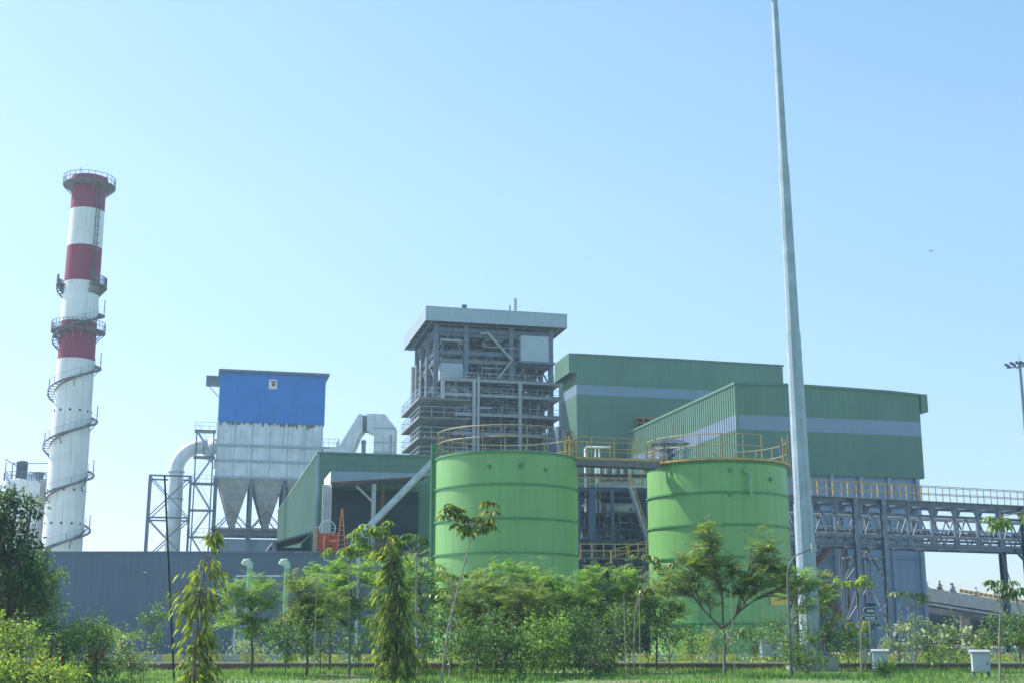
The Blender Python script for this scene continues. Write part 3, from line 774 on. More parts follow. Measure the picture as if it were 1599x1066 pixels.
MB().box(-.03, .12, -.125, -.095, zg, pf[0][1]).build('corner_flashing', 'green_clad', b1)
# louvre, brown stairs against the base
st_ = empty('escape_stair', (*F1_xy, 0) if False else (F1.x, F1.y, 0), F1.a, 'rusty brown zigzag stair against the grey base of the front hall', 'stair')
mb = MB(); tp = MB(); xa = F1.front(1262,900,-2)[0]; xb = F1.front(1312,900,-2)[0]
for i in range(3):
    z0 = i*3.6; z1 = z0+3.6; a_, b_ = (xa, xb) if i % 2 == 0 else (xb, xa)
    mb.bar((a_,-2,z0),(b_,-2,z1),.12,.3); mb.bar((a_,-1,z0),(b_,-1,z1),.12,.3); mb.bar((a_,-2,z0+1),(b_,-2,z1+1),.07); tp.box(min(b_,b_+.9*(1 if b_>a_ else -1)), max(b_,b_+.9*(1 if b_>a_ else -1)), -2.1,-.2,z1-.1,z1)
    for k in range(14):
        f = (k+.5)/14; xx = a_+(b_-a_)*f; tp.box(xx-.14, xx+.14, -1.95, -1.05, z0+3.6*f-.04, z0+3.6*f)
for x in (xa-.8, xb+.8): mb.bar((x,-2,0),(x,-2,11),.16); mb.bar((x,-.9,0),(x,-.9,11),.16)
o = mb.build('stair_frame', 'rust', st_); tp.build('treads', 'grating', st_)

# ------------------------------------------------------------------ LOW GREEN SHED with canopy
F3 = Frame(ray(497,708)[0]*115, 115, ANG)
b3 = rframe(F3, 'green_shed', 'long low green clad shed with a bright lit left wall', 'industrial building')
z3 = EYE+ray(497,708)[1]*115; D3 = 58.0; W3 = 10.6
clad(0, W3, 0, D3, 0, z3, .6, .06).build('wall', 'green_clad', b3)
MB().box(-.12, W3+.1, -.12, D3, z3+.003, z3+.2).build('roof', 'green_clad', b3)
MB().box(-.12, .12, -.14, -.065, 0, z3).build('corner_flashing', 'lilac', b3)
# low lean-to roofs on left of it
mb = MB(); zl = 9.5
mb.add([(-.2,2,zl+1.0),(-.2,16,zl+1.0),(-3.6,16,zl),(-3.6,2,zl),(-.2,2,zl+1.15),(-.2,16,zl+1.15),(-3.6,16,zl+.15),(-3.6,2,zl+.15)], [(0,1,2,3),(7,6,5,4),(0,3,7,4),(3,2,6,7),(2,1,5,6)])
lo_ = mb.build('lean_to_roof', 'steel', b3)
mb = MB()
for y in (2.3, 9, 15.7): mb.bar((-3.4,y,0),(-3.4,y,zl),.3)
build_each(mb, 'lean_to_post', 'steel', b3)
MB().box(-3.2,-.15,4,15.5,0,zl-.2).build('lean_to_wall', 'dark_clad_shade', b3)

cn = rframe(F3, 'canopy_shed', 'open fronted shed with a blue fascia and dark interior beside the left tank', 'shed')
yf = -6.5; xa, za = F3.front(517,735,yf); xb, _ = F3.front(672,737,yf); _, zb_l = F3.front(520,752,yf); _, zb_r = F3.front(672,742,yf)
za_r = F3.front(665,738,yf)[1]
mb = MB(); mb.prism_y([(xa,zb_l),(xb,zb_r),(xb,max(za_r,zb_r+.15)),(xa,za)], yf, yf+.12); mb.build('fascia', 'blue_grey_f' if 'blue_grey_f' in M else 'lilac', cn)
mb = MB(); mb.box(xa-.02, xa+.1, yf+.125, -.2, zb_l-.5, za); 
mb.build('side_fascia', 'white', cn)  # white here paints in the sunlit side of the blue fascia
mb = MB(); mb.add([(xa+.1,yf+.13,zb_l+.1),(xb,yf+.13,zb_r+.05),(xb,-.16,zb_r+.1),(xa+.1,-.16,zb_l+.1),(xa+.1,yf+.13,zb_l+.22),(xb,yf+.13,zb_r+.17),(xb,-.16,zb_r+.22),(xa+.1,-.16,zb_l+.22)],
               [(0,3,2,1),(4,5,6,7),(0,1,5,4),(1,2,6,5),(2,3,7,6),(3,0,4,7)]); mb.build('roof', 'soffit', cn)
mb = MB(); mb.prism_y([(xa,zb_l-.12),(xb,zb_r-.12),(xb,zb_r-.005),(xa,zb_l-.005)], yf-.02, yf+.1); mb.build('edge_trim', 'rust', cn)
MB().box(xa+.2, xb, -.5, -.16, 0, min(zb_l,zb_r)).build('back_wall', 'dark_clad_shade', cn)  # near-black wall paints in the shade inside the open shed
mb = MB()
for px in (505, 510, 515): x = F3.front(px,800,yf+.5)[0]; mb.bar((x,yf+.5,0),(x,yf+.5,zb_l-.2),.24)
for px in (583,): x = F3.front(px,800,yf+.6)[0]; mb.bar((x,yf+.6,0),(x,yf+.6,zb_l),.34); mb.bar((x,yf+.6,zb_l-1.6),(x-1.5,yf+.6,zb_l-.2),.16)
mb.build('posts', 'steel_light', cn)
x = F3.front(597,800,yf+1)[0]; mb = MB(); mb.bar((x,yf+1,0),(x,yf+1,zb_l+.1),.26); mb.build('brown_post', 'rust', cn)
mb = MB()
x0_, z_ = F3.front(655,848,yf+1.5); x1_ = F3.front(672,848,yf+1.5)[0]
mb.box(x0_, x1_, yf+1, -1, z_, z_+.3); mb.bar((x0_+.8,yf+1.5,0),(x0_+.8,yf+1.5,z_),.25); mb.box(x0_-3, x1_, yf+2, -1, z_-.8, z_-.55)
mb.build('mezzanine', 'steel', cn)

# ------------------------------------------------------------------ LONG LOW BLUE-GREY BUILDING in front at left
YW = 104.0
lw = empty('low_warehouse', (0, YW, 0), 0, 'long low slate blue clad warehouse running across the left half', 'warehouse')
xw0 = at(-120, 862, YW).x; xw1 = at(674, 866, YW).x; zw = at(300, 862, YW).z
wl = clad(xw0, xw1, 0, 3.6, 0, zw, .45, .04, .01).build('wall', 'shed_clad', lw)
MB().box(xw0-.1, xw1+.1, -.12, 3.7, zw+.002, zw+.1).build('roof', 'steel', lw)
mb = MB(); mb.box(at(500,870,YW).x, xw1+.05, -.2, -.125, zw-.15, zw+.05); mb.build('brown_eaves_trim', 'rust', lw)
mb = MB()
for px in (385, 470): x = at(px, 1000, YW).x; MB().box(x-.6, x+.6, -.2, -.06, 0, 2.6).build('door', 'lilac', lw)
# rooftop things by the green shed
p = at(513, 862, YW+1.5)
fan = empty('roof_fan_unit', (p.x, YW+1.5, zw+.1), 0, 'red framed machine with a round grey guard on the warehouse roof', 'fan unit')
mb = MB()
for i in range(3): mb.box(-.75+i*.55, -.35+i*.55, -.5, .5, 0.0, 1.5)
mb.box(-.8,.8,-.52,-.5,.6,.75)
mb.build('red_housing', 'red', fan)
mb = MB(); mb.bar((-.95,-.55,0),(-.95,-.55,1.9),.14); mb.bar((.2,-.55,.9),(.9,-.55,.9),.18); mb.bar((-.3,-.56,.2),(-.3,-.56,1.3),.2); mb.build('orange_frame', 'orange', fan)
mb = MB(); pts = [(.8*math.cos(k*math.pi/10)*.8-.1, -.3, 1.9+.62*math.sin(k*math.pi/10)) for k in range(21)]; mb.tube(pts, .06, 5)
for k in range(0, 20, 2): mb.bar(pts[k], (-.1,-.3,1.9), .035)
mb.bar((-1.9,-.2,2.0),(-.5,-.2,2.0),.06)
mb.build('round_guard', 'galv', fan)
p = at(532, 862, YW+1.0)
ld = empty('a_frame_ladder', (p.x, YW+1.0, zw+.1), 0, 'tall orange folding ladder standing open on the warehouse roof', 'ladder')
hl = at(532, 793, YW+1).z - zw - .1
mb = MB(); mb.bar((-.3,0,0),(-.02,0,hl),.09); mb.bar((.35,0,0),(.05,0,hl),.09)
for k in range(9): f = (k+.5)/9; mb.bar((-.3+.28*f,0,hl*f),(.35-.3*f,0,hl*f),.05)
mb.build('ladder_frame', 'orange', ld)
p = at(552, 850, YW+1.5)
gr_ = empty('roof_guard_rail', (0, YW+1.5, zw+.1), 0, 'short grey guard rail with three bars beside the orange ladder', 'railing')
put_rail(gr_, [(at(538,850,YW).x,0,0),(at(572,850,YW).x,0,0)], 'galv', h=1.2, spacing=1.2, mids=(.3,.6), post=.06, r=.03)

# green vent pipes
vlabels = ['left of two tall pale green vent pipes with a domed cap by the warehouse', 'right of two tall pale green vent pipes with a domed cap by the warehouse']
def vent_pipe():
    o = empty('vent_pipe', (0,0,0), 0, vlabels[0], 'vent pipe', 'green vent pipes by the warehouse')
    h = at(383, 880, 98).z
    MB().tube([(0,0,0),(0,0,h-.3)], .2, 14).build('pipe', 'vent_green', o, True)
    MB().tube([(0,0,h-.3),(0,0,h),(-.12,0,h+.15),(-.38,0,h+.16),(-.5,0,h-.05)], [.24,.26,.27,.26,.2], 12).build('cap', 'cap_green', o, True)
    return o
M['cap_green'] = surf('weathered_cap_paint', (.42, .56, .44), .6, var=.15, scale=4)
M['vent_green'] = surf('pale_green_pipe_paint', (.22, .42, .24), .5, var=.1, scale=2)
vp = vent_pipe(); KIDS = {vp.name: list(vp.children)} if False else {}
bpy.context.view_layer.update()
vp.location = (gx(384, 98), 98, 0)
v2 = copy_tree(vp); v2.location = (gx(443, 98), 98, 0); v2['label'] = vlabels[1]
pr = empty('pipe_loop', (0, 99, 0), 0, 'thin grey pipe bent in a square loop on the warehouse front', 'pipe')
MB().tube([(at(367,1000,99).x,0,0),(at(367,905,99).x,0,at(367,903,99).z-.2),(at(369,900,99).x,0,at(369,899,99).z),(at(438,899,99).x,0,at(438,899,99).z)], .07, 8).build('tube', 'galv', pr, True)

# ------------------------------------------------------------------ TANKS
def tank(cx, cy, Rt, H, nring, label, a_open, kick):
    o = empty('storage_tank', (cx, cy, 0), 0, label, 'tank', 'round green storage tanks')
    prof = [(Rt,0),(Rt,H)]
    sh = MB().lathe(prof + [(Rt*.5,H+.35),(.4,H+.6)], 96).build('shell', 'tank_green', o, True)
    for i in range(1, nring+1):
        z = H*i/nring - (.12 if i == nring else 0)
        MB().lathe([(Rt+.002,z-.06),(Rt+.11,z-.06),(Rt+.11,z+.06),(Rt+.002,z+.06)], 96, cap0=False, cap1=False).build('stiffener_ring', 'tank_ring', o)
    mb = MB()
    return o, sh
HL = at(791,702,91.65).z
TLx, TLy, RT = ray(791,860)[0]*97, 97.0, 5.33
tl, shl = tank(TLx, TLy, RT, HL, 6, 'left green tank partly shaded with a yellow railing round the top', 0, False)
TRx, TRy = ray(1123,860)[0]*101.2, 101.2
HR = at(1118,718,TRy-5.3).z
trk, shr = tank(TRx, TRy, RT*1.02, HR, 6, 'right green tank with a small outlet pipe and yellow plate on its side', 0, True)
RT2 = RT*1.02
def ring_pts(r, z, a0, a1, n): return [(r*math.cos(R(a0+(a1-a0)*k/n)), r*math.sin(R(a0+(a1-a0)*k/n)), z) for k in range(n+1)]
def tank_rail(o, r, H, h, arcs, mat):
    ra, po = MB(), MB()
    for a0, a1 in arcs:
        n = max(4, int((a1-a0)/6))
        for lv in (1.0, .55):
            ra.tube(ring_pts(r, H+h*lv, a0, a1, n), .045, 5)
        m = max(2, int((a1-a0)/360*2*math.pi*r/1.55))
        for p in ring_pts(r, H, a0, a1, m): po.bar(p, (p[0],p[1],H+h), .08)
    ra.add(po.v, po.f); ra.build('top_railing', mat, o)
M['rail_a'] = surf('tan_rail_paint', (.34, .27, .15), .6, var=.2, scale=2)
tank_rail(tl, RT-.08, HL, 1.85, [(20, 340)], 'rail_a')
tank_rail(trk, RT2+.02, HR+.1, 1.9, [(-230, -60), (-30, 100)], 'rail_a')
MB().lathe([(RT2-.3,HR+.002),(RT2+.28,HR+.002),(RT2+.28,HR+.16),(RT2-.3,HR+.16)], 96, cap0=False, cap1=False).build('kick_plate', 'yellow', trk)
# outlet pipe on right tank
def on_tank(px, py, cx, cy, r):
    dx, dz = ray(px, py); # ray x=dx*Y ; (dx Y-cx)^2+(Y-cy)^2=r^2
    A = dx*dx+1; B = -2*(dx*cx+cy); C = cx*cx+cy*cy-r*r
    Y = (-B-math.sqrt(B*B-4*A*C))/(2*A); return Vector((dx*Y-cx, Y-cy, EYE+dz*Y))
p0 = on_tank(1161,735,TRx,TRy,RT2); p1 = on_tank(1169,737,TRx,TRy,RT2+.35); p2 = on_tank(1171,776,TRx,TRy,RT2+.35)
MB().tube([p0, p0+Vector((0,-.35,.05)), p1, Vector((p1.x+.1,p1.y,p1.z-.2)), (p1.x+.12,p1.y,p2.z)], .11, 10).build('overflow_pipe', 'vent_green', trk, True)
mb = MB()
for q in ((1140,733),(1203,748),(1140,772)):
    pp_ = on_tank(q[0],q[1],TRx,TRy,RT2); d_ = Vector((pp_.x,pp_.y,0)).normalized(); mb.tube([pp_, pp_+d_*.12], .16, 12)
mb.build('nozzle', 'tank_ring', trk)
q0 = on_tank(1203,944,TRx,TRy,RT2+.05); q1 = on_tank(1229,930,TRx,TRy,RT2+.05)
mb = MB(); d_ = Vector((q1.x-q0.x, q1.y-q0.y, 0)); n_ = Vector((d_.y,-d_.x,0)).normalized()*.08
mb.add([(q0.x,q0.y,q0.z),(q1.x,q1.y,q0.z),(q1.x,q1.y,q1.z),(q0.x,q0.y,q1.z)]+[(a+n_.x,b+n_.y,c) for a,b,c in ((q0.x,q0.y,q0.z),(q1.x,q1.y,q0.z),(q1.x,q1.y,q1.z),(q0.x,q0.y,q1.z))],
       [(4,5,6,7),(0,1,5,4),(1,2,6,5),(2,3,7,6),(3,0,4,7)])
mb.build('yellow_plate', 'kerb_yellow', trk)
mb = MB()
for q in ((764,727),(814,726),(852,733)):
    pp_ = on_tank(q[0],q[1],TLx,TLy,RT); d_ = Vector((pp_.x,pp_.y,0)).normalized(); mb.tube([pp_, pp_+d_*.12], .14 if q[0] != 814 else .2, 12)
mb.build('nozzle', 'tank_ring', tl)
# vertical pipes beside the left tank
vp_ = empty('riser_pipes', (0, 96.4, 0), 0, 'pair of dark green vertical pipes against the left side of the left tank', 'pipes')
for px in (673, 678):
    xx = ray(px,860)[0]*96.4; MB().tube([(xx,0,0),(xx,0,at(673,692,96.4).z)], .11, 10).build('pipe', 'tank_ring', vp_, True)
# diagonal gangway up to the left tank
ga = empty('sloping_gangway', (0,0,0), 0, 'grey sloping cable ladder climbing up to the left tank top', 'gangway')
A0, A1 = at(560,838,99.5), at(684,712,96.8)
A0g = A0
mb = MB(); dv = (A1-A0g).normalized(); sdv = Vector((0,1,0))
for s_ in (-.35,.35): mb.bar(A0g+sdv*s_, A1+sdv*s_, .1, .42)
n = 30
for i in range(n): q = A0g.lerp(A1, (i+.5)/n); mb.bar(q-sdv*.34, q+sdv*.34, .16, .06)
mb.bar(A0g+Vector((0,0,-.3)), Vector((A0g.x,A0g.y,0)), .22)
mb.build('tray', 'galv', ga)

# mixer canopy on the right tank
mc = on_tank(1045,712,TRx,TRy,RT2)
mx_o = empty('mixer_unit', (ray(1047,700)[0]*98.6, 98.6, HR+.1), 0, 'tangle of mixer machinery under a small dark roof on the right tank', 'machinery')
zc_ = at(1047,694,98.6).z-HR-.1
MB().add([(-1.45,-.9,zc_),(1.4,-.9,zc_),(1.4,.9,zc_),(-1.45,.9,zc_),(-.3,0,zc_+.45),(.6,0,zc_+.45)], [(0,3,2,1),(0,1,5,4),(1,2,5),(2,3,4,5),(3,0,4)]).build('small_roof', 'steel_dark', mx_o)
mb = MB(); rnd = random.Random(5)
for x in (-1.2,-.4,.4,1.2): mb.bar((x,-.6,0),(x,-.6,zc_),.08); mb.bar((x,.6,0),(x,.6,zc_),.08)
for i in range(22):
    x = rnd.uniform(-1.2,1.2); z = rnd.uniform(.1,zc_-.5); mb.tube([(x,rnd.uniform(-.6,.5),z),(x+rnd.uniform(-.7,.7),rnd.uniform(-.6,.5),z+rnd.uniform(-.1,.5))], rnd.choice((.04,.07,.12)), 7)
mb.build('machine_parts', 'galv', mx_o)
MB().lathe([(.28,0),(.28,.7),(.34,.72),(.34,.85),(.1,.95)], 14, (-.1,0,.3)).build('motor', 'steel', mx_o, True)
mb = MB()
for x in (-.8, .9, .1): mb.bar((x,-.7,zc_), (x,-.7,zc_+1.5), .06)
mb.build('rods', 'rail_a', mx_o)
gt = on_tank(1214,700,TRx,TRy,RT2)
gb = empty('ladder_cage', (TRx+RT2-.15, TRy-.6, HR+.1), 0, 'small yellow ladder gate at the right edge of the right tank', 'gate')
mb = MB(); mb.bar((-.2,-.3,-.6),(-.2,-.3,2.3),.1); mb.bar((.25,-.3,-.9),(.25,-.3,2.5),.1); 
for k in range(6): mb.bar((-.2,-.3,k*.4),(.25,-.3,k*.4),.05)
mb.build('gate_frame', 'rail_a', gb)
MB().box(-.35,-.22,-.28,.1,.9,2.0).build('panel', 'steel_dark', gb)

# walkway between tanks
wkx0, wkx1 = TLx+RT-.6, TRx-RT2+1.2
wb = empty('tank_bridge', (0,0,0), 0, 'yellow railed walkway bridging the tops of the two green tanks', 'walkway')
P0 = Vector((at(888,716,95.5).x, 95.5, HL-.1)); P1 = Vector((at(1030,724,97.3).x, 97.3, HR+.05))
dirv = (P1-P0).normalized(); nv = Vector((-dirv.y, dirv.x, 0)).normalized()
mb = MB()
for s_ in (0, 1.0): mb.bar(P0+nv*s_-Vector((0,0,.25)), P1+nv*s_-Vector((0,0,.25)), .12, .45)
mb.bar(P0+nv*.5, P1+nv*.5, .95, .06)
n = 12
for i in range(n): q = P0.lerp(P1, i/n); mb.bar(q+nv*.05-Vector((0,0,.35)), q+nv*.95-Vector((0,0,.35)), .1, .1)
mb.build('deck_beams', 'stair', wb)
for s_ in (0, 1.0):
    put_rail(wb, [P0+nv*s_, P1+nv*s_], 'yellow', h=1.7 if s_ == 0 else 1.5, spacing=1.7, mids=(.5,), post=.07, r=.026, kick=.18)
mb = MB()
for k in range(4):
    q = P0+Vector((-.2,-.1,0)); mb.bar(q+Vector((k*.25,0,0)), q+Vector((k*.25,0,1.9-.2*k)), .09)
mb.bar(P0+Vector((-.2,-.1,1.2)), P0+Vector((.7,-.1,1.2)), .08); mb.build('entry_gate', 'yellow', wb)

# ------------------------------------------------------------------ PROCESS STRUCTURE between the tanks
FP = Frame(at(905,800,116).x, 116, ANG*.5)
ps = rframe(FP, 'pipe_structure', 'dark blue steel process structure crowded with pipes between the two tanks', 'process structure')
zP = FP.front(950,764)[1]; xP1 = FP.front(1016,800)[0]+.5; xPm1 = -1.0
clad(-2.2, 8.2, 5.2, 9, 0, zP-.5, .6, .05).build('back_wall', 'dark_clad_shade', ps)
mb = MB()
cxs = [FP.front(px,850)[0] for px in (902,925,957,1012)]
for x, w in zip(cxs, (.4,.62,.3,.4)):
    mb.ibeam((x,0,0),(x,0,zP), w, w, .08); mb.ibeam((x,4.5,0),(x,4.5,zP), w, w, .08)
for z in (zP, zP-4.6, zP-8.6, 4.2):
    for y in (0, 4.5): mb.ibeam((cxs[0],y,z),(xP1,y,z), .25, .38, .06)
mb.build('frame', 'steel_dark2' if 'steel_dark2' in M else 'steel', ps)
mb = MB(); rnd = random.Random(21)
for z in (zP-.05, zP-4.4, zP-8.4): mb.box(cxs[0], xP1, .3, 4.3, z-.08, z)
mb.build('floors', 'stair', ps)
mb, mw = MB(), MB()
for i in range(64):
    x = rnd.uniform(cxs[0], xP1); y = rnd.uniform(.4, 4.6); z = rnd.uniform(1.5, zP-1); r = rnd.choice((.04,.05,.07,.1,.16))
    t = (mb if rnd.random() < .6 else mw)
    if rnd.random() < .45: t.tube([(x,y,z),(x,y,min(zP-.3,z+rnd.uniform(1,5)))], r, 6)
    else: t.tube([(x,y,z),(min(xP1,x+rnd.uniform(1,4)),y,z),(min(xP1,x+rnd.uniform(1,4)),y,z-rnd.uniform(.3,1.6))], r, 6)
for i in range(34):
    x = rnd.uniform(cxs[0], xP1); y = rnd.uniform(.3, 3); z = rnd.uniform(2, zP-2.2); r = rnd.uniform(.08,.2)
    (mw).lathe([(r,-.1),(r*1.1,0),(r,.1)], 8, (x,y,z))
build_islands(mb, 'pipe', 'steel', ps); build_islands(mw, 'valve', 'steel_light', ps)
vz = FP.front(962,766,1.5)[1]
vs = MB(); xv0, xv1 = FP.front(938,760,2)[0], FP.front(990,760,2)[0]
vs.tube([(xv0-.1,2,zP+.55),(xv0+.2,2,zP+.55),(xv1-.2,2,zP+.55),(xv1+.1,2,zP+.55)], [.35,.62,.62,.35], 18); vs.build('pressure_vessel', 'silver', ps, True)
mb = MB(); mb.tube([(xv0+.2,1,zP-1.6),(xv1,1,zP-1.6)], [.55,.55], 16); mb.build('insulated_header', 'hopper', ps, True)
for i, (px, r) in enumerate(((914,.11),(930,.07),(936,.07))):
    x = FP.front(px,720,1)[0]; zt3 = FP.front(px,700,1)[1]
    MB().tube([(x,1,zP-2),(x,1,zt3),(x+.15,1,zt3+.15),(x+1.7-i*.3,1,zt3+.16)], r, 10).build('riser_pipe', 'white', ps, True)
mb = MB(); xa, xb = FP.front(935,735,3)[0], FP.front(985,735,3)[0]
for i in range(5): x = xa+(xb-xa)*i/4; mb.lathe([(.16,0),(.16,1.9),(.1,2.1)], 10, (x,3.2,zP+.9))
mb.build('upper_vessels', 'hopper', ps, True)
for z in (zP, zP+1.5): put_rail(ps, [(cxs[0],.1,z),(xP1,.1,z)], 'yellow', h=1.1, spacing=1.3, post=.07, r=.035)
MB().box(cxs[0], xP1, .2, 3, zP+1.4, zP+1.49).build('upper_deck', 'stair', ps)
zq = FP.front(960,870,-1)[1]
pl = MB().box(cxs[0], xP1, -1.6, 0, zq-.15, zq).build('lower_platform', 'stair', ps)
put_rail(pl, [(cxs[0],-1.5,zq),(xP1,-1.5,zq)], 'yellow', h=1.15, spacing=1.1, post=.09, r=.04)
put_rail(pl, [(cxs[0]+2.5,-2.6,zq-.6),(xP1,-2.6,zq+.7)], 'yellow', h=1.1, spacing=1.4, post=.12, r=.04)
# sloping stair down to the right tank
sa = Vector(FP.front(984,742,-1.2)[:1] + (-1.2,) + FP.front(984,742,-1.2)[1:]); sb = Vector(FP.front(1016,840,-1.2)[:1] + (-1.2,) + FP.front(1016,840,-1.2)[1:])
mb = MB()
for y in (-1.2,-.4):
    mb.bar(sa+Vector((0,y+1.2,-.9)), sb+Vector((0,y+1.2,-.9)), .05, .13)
for k in range(22): q = sa.lerp(sb,(k+.5)/22); mb.box(q.x-.14,q.x+.14,-1.15,-.45,q.z-.95,q.z-.91)
so = mb.build('sloping_stair', 'galv', ps)
tb_, cl_ = MB(), MB()
for k in range(9):
    z = 2.0+k*(zP-2.6)/8
    for y in (.6, 2.2, 3.6): tb_.bar((cxs[0],y,z),(xP1,y,z+rnd.uniform(-.1,.1)),.12,.2)
for k in range(7):
    x = cxs[0]+k*(xP1-cxs[0])/6; tb_.bar((x,2.6,0),(x,2.6,zP-.2),.16)
    z = rnd.uniform(2,zP-4); tb_.bar((x,1.2,z),(x+1.1,1.2,z+2.6),.09)
tb_.build('inner_framing', 'steel_dark', ps)
for k in range(240):
    x = rnd.uniform(cxs[0], xP1); y = rnd.uniform(-.2, 4); z = rnd.uniform(1.2, zP-1.0); a_ = rnd.choice((.03,.045,.07)); t_ = rnd.random()
    if t_ < .35: cl_.tube([(x,y,z),(x,y,z+rnd.uniform(.4,1.6))], a_, 5)
    elif t_ < .7: cl_.tube([(x,y,z),(x+rnd.uniform(.3,1.4),y,z)], a_, 5)
    else: cl_.box(x,x+.18,y,y+.2,z,z+rnd.uniform(.1,.3))
o_ = cl_.build('small_fittings', 'fit', ps); o_['kind'] = 'stuff'
mb = MB()
for y in (-1.2,-.4):
    mb.bar(sa+Vector((0,y+1.2,.15)), sb+Vector((0,y+1.2,.15)), .08); mb.bar(sa+Vector((0,y+1.2,-.35)), sb+Vector((0,y+1.2,-.35)), .06)
    for k in range(5): q = sa.lerp(sb,k/4); mb.bar(q+Vector((0,y+1.2,-.8)), q+Vector((0,y+1.2,.15)), .06)
mb.build('stair_rail', 'rail_a', so)

# ------------------------------------------------------------------ TRUSS PIPE BRIDGE
FT = Frame(ray(1260,775)[0]*112, 112, R(23))
tb = rframe(FT, 'pipe_bridge', 'blue grey steel truss bridge carrying pipes across to the right with yellow rails', 'pipe bridge')
zTc = FT.front(1260,777)[1]; zBc = FT.front(1265,848)[1]
zTc2 = FT.front(1590,795)[1]; zBc2 = FT.front(1590,858)[1]
zTc = (zTc+zTc2)/2; zBc = (zBc+zBc2)/2
xr = FT.front(1593,800)[0]; xl_ = FT.front(1225,800)[0]; xend = xr+9
npan = 18; pw = (xr-xl_)/10
for y in (0, 2.6):
    mb, br = MB(), MB()
    mb.ibeam((xl_,y,zTc),(xend,y,zTc), .3, .42, .07); mb.ibeam((xl_,y,zBc),(xend,y,zBc), .3, .36, .07)
    mb.ibeam((xl_,y,zTc-1.05),(xend,y,zTc-1.05), .2, .25, .05)
    x = xl_; i = 0
    while x < xend-.1:
        x2 = min(x+pw, xend); xm = (x+x2)/2
        br.bar((x,y,zBc),(x,y,zTc), .2)
        for s_ in (-1, 1):
            br.bar((xm,y,zTc-1.05),(xm+s_*pw*.48,y,zBc+.1), .11) if i % 2 else br.bar((xm,y,zBc+.2),(xm+s_*pw*.48,y,zTc-1.1), .11)
            br.bar((x,y,zTc-1.05),(x+s_*.42,y,zTc-.2), .1)
        gx_ = x; br.box(x-.22,x+.22,y-.05,y+.05,zTc-.6,zTc-.22); br.box(x-.2,x+.2,y-.05,y+.05,zBc+.19,zBc+.55)
        x = x2; i += 1
    t_ = mb.build('truss_chords', 'steel', tb); br.build('truss_braces', 'steel', tb)
mb = MB(); x = xl_
while x < xend:
    mb.bar((x,0,zBc),(x,2.6,zBc),.18); mb.bar((x,0,zTc),(x,2.6,zTc),.18); mb.bar((x,0,zTc-2.4),(x,2.6,zTc-2.4),.16); x += pw
build_each(mb, 'cross_member', 'steel', tb)
for z, y, r, m in ((zTc-2.25,.6,.12,'galv'),(zTc-2.8,1.2,.16,'steel_light'),(zTc-3.2,.5,.12,'steel'),(zTc-2.5,2.0,.2,'steel'),(zBc+.35,1.4,.14,'galv'),(zTc-1.2,1.3,.15,'steel_light')):
    MB().tube([(xl_-1,y,z),(xend,y,z)], r, 10).build('pipe', m, tb, True)
MB().box(xl_, xend, -.5, .4, zTc+.22, zTc+.28).build('walkway', 'grating', tb)
put_rail(tb, [(xl_,-.45,zTc+.28),(FT.front(1432,760)[0],-.45,zTc+.28)], 'yellow', h=1.35, spacing=1.6, post=.08, r=.035)
put_rail(tb, [(FT.front(1433,760)[0],-.45,zTc+.28),(xend,-.45,zTc+.28)], 'rail_a', h=1.35, spacing=1.6, post=.06, r=.028)
put_rail(tb, [(xl_,.42,zTc+.28),(xend,.42,zTc+.28)], 'rail_a', h=1.35, spacing=1.6, post=.06, r=.028)
# towers under it
def leg_at(px, py, y): return FT.front(px, py, y)[0]
mb, br = MB(), MB()
lx = [leg_at(1341,900,-.35), leg_at(1385,900,-.35)]; lb = [leg_at(1316,900,2.9), leg_at(1357,900,2.9)]
for x in lx: mb.ibeam((x,-.35,0),(x,-.35,zTc+.2), .45, .45, .08)
for x in lb: mb.ibeam((x,2.9,0),(x,2.9,zTc), .32, .32, .07)
for z in (zBc-1.0, zBc-3.3, 2.4):
    br.bar((lx[0],-.35,z),(lx[1],-.35,z),.18); br.bar((lb[0],2.9,z),(lb[1],2.9,z),.18); br.bar((lx[0],-.35,z),(lb[0],2.9,z),.16); br.bar((lx[1],-.35,z),(lb[1],2.9,z),.16)
for (za, zb3) in ((2.4, zBc-3.3), (zBc-3.3, zBc-.3)):
    zm = (za+zb3)/2
    br.bar((lx[0],-.3,za),(lx[1],-.3,zm),.13); br.bar((lx[1],-.3,zm),(lx[0],-.3,zb3),.13)
    br.bar((lb[0],2.9,zb3),(lb[1],2.9,za),.13); br.bar((lb[0],2.9,za),(lb[1],2.9,zb3),.13)
    br.bar((lx[0],-.35,zb3),(lb[0],2.9,za),.12); br.bar((lx[1],-.35,za),(lb[1],2.9,zb3),.12)
mb.build('tower_legs', 'steel', tb); br.build('tower_bracing', 'steel', tb)
mb = MB()
for y in (-.3, 2.7): mb.ibeam((xr,y,0),(xr,y,zTc+.1), .5, .5, .09)
mb.bar((xr,-.3,zBc-1.2),(xr-1.3,-.3,zBc),.2); mb.bar((xr,-.3,zBc-1.2),(xr+1.3,-.3,zBc),.2); mb.build('end_columns', 'steel_dark', tb)
mb = MB(); a_ = (FT.front(1562,850,1)[0],1,zBc); mb.bar(a_, (a_[0]+2.2,1,2), .07); mb.build('hanging_cable', 'steel', tb)

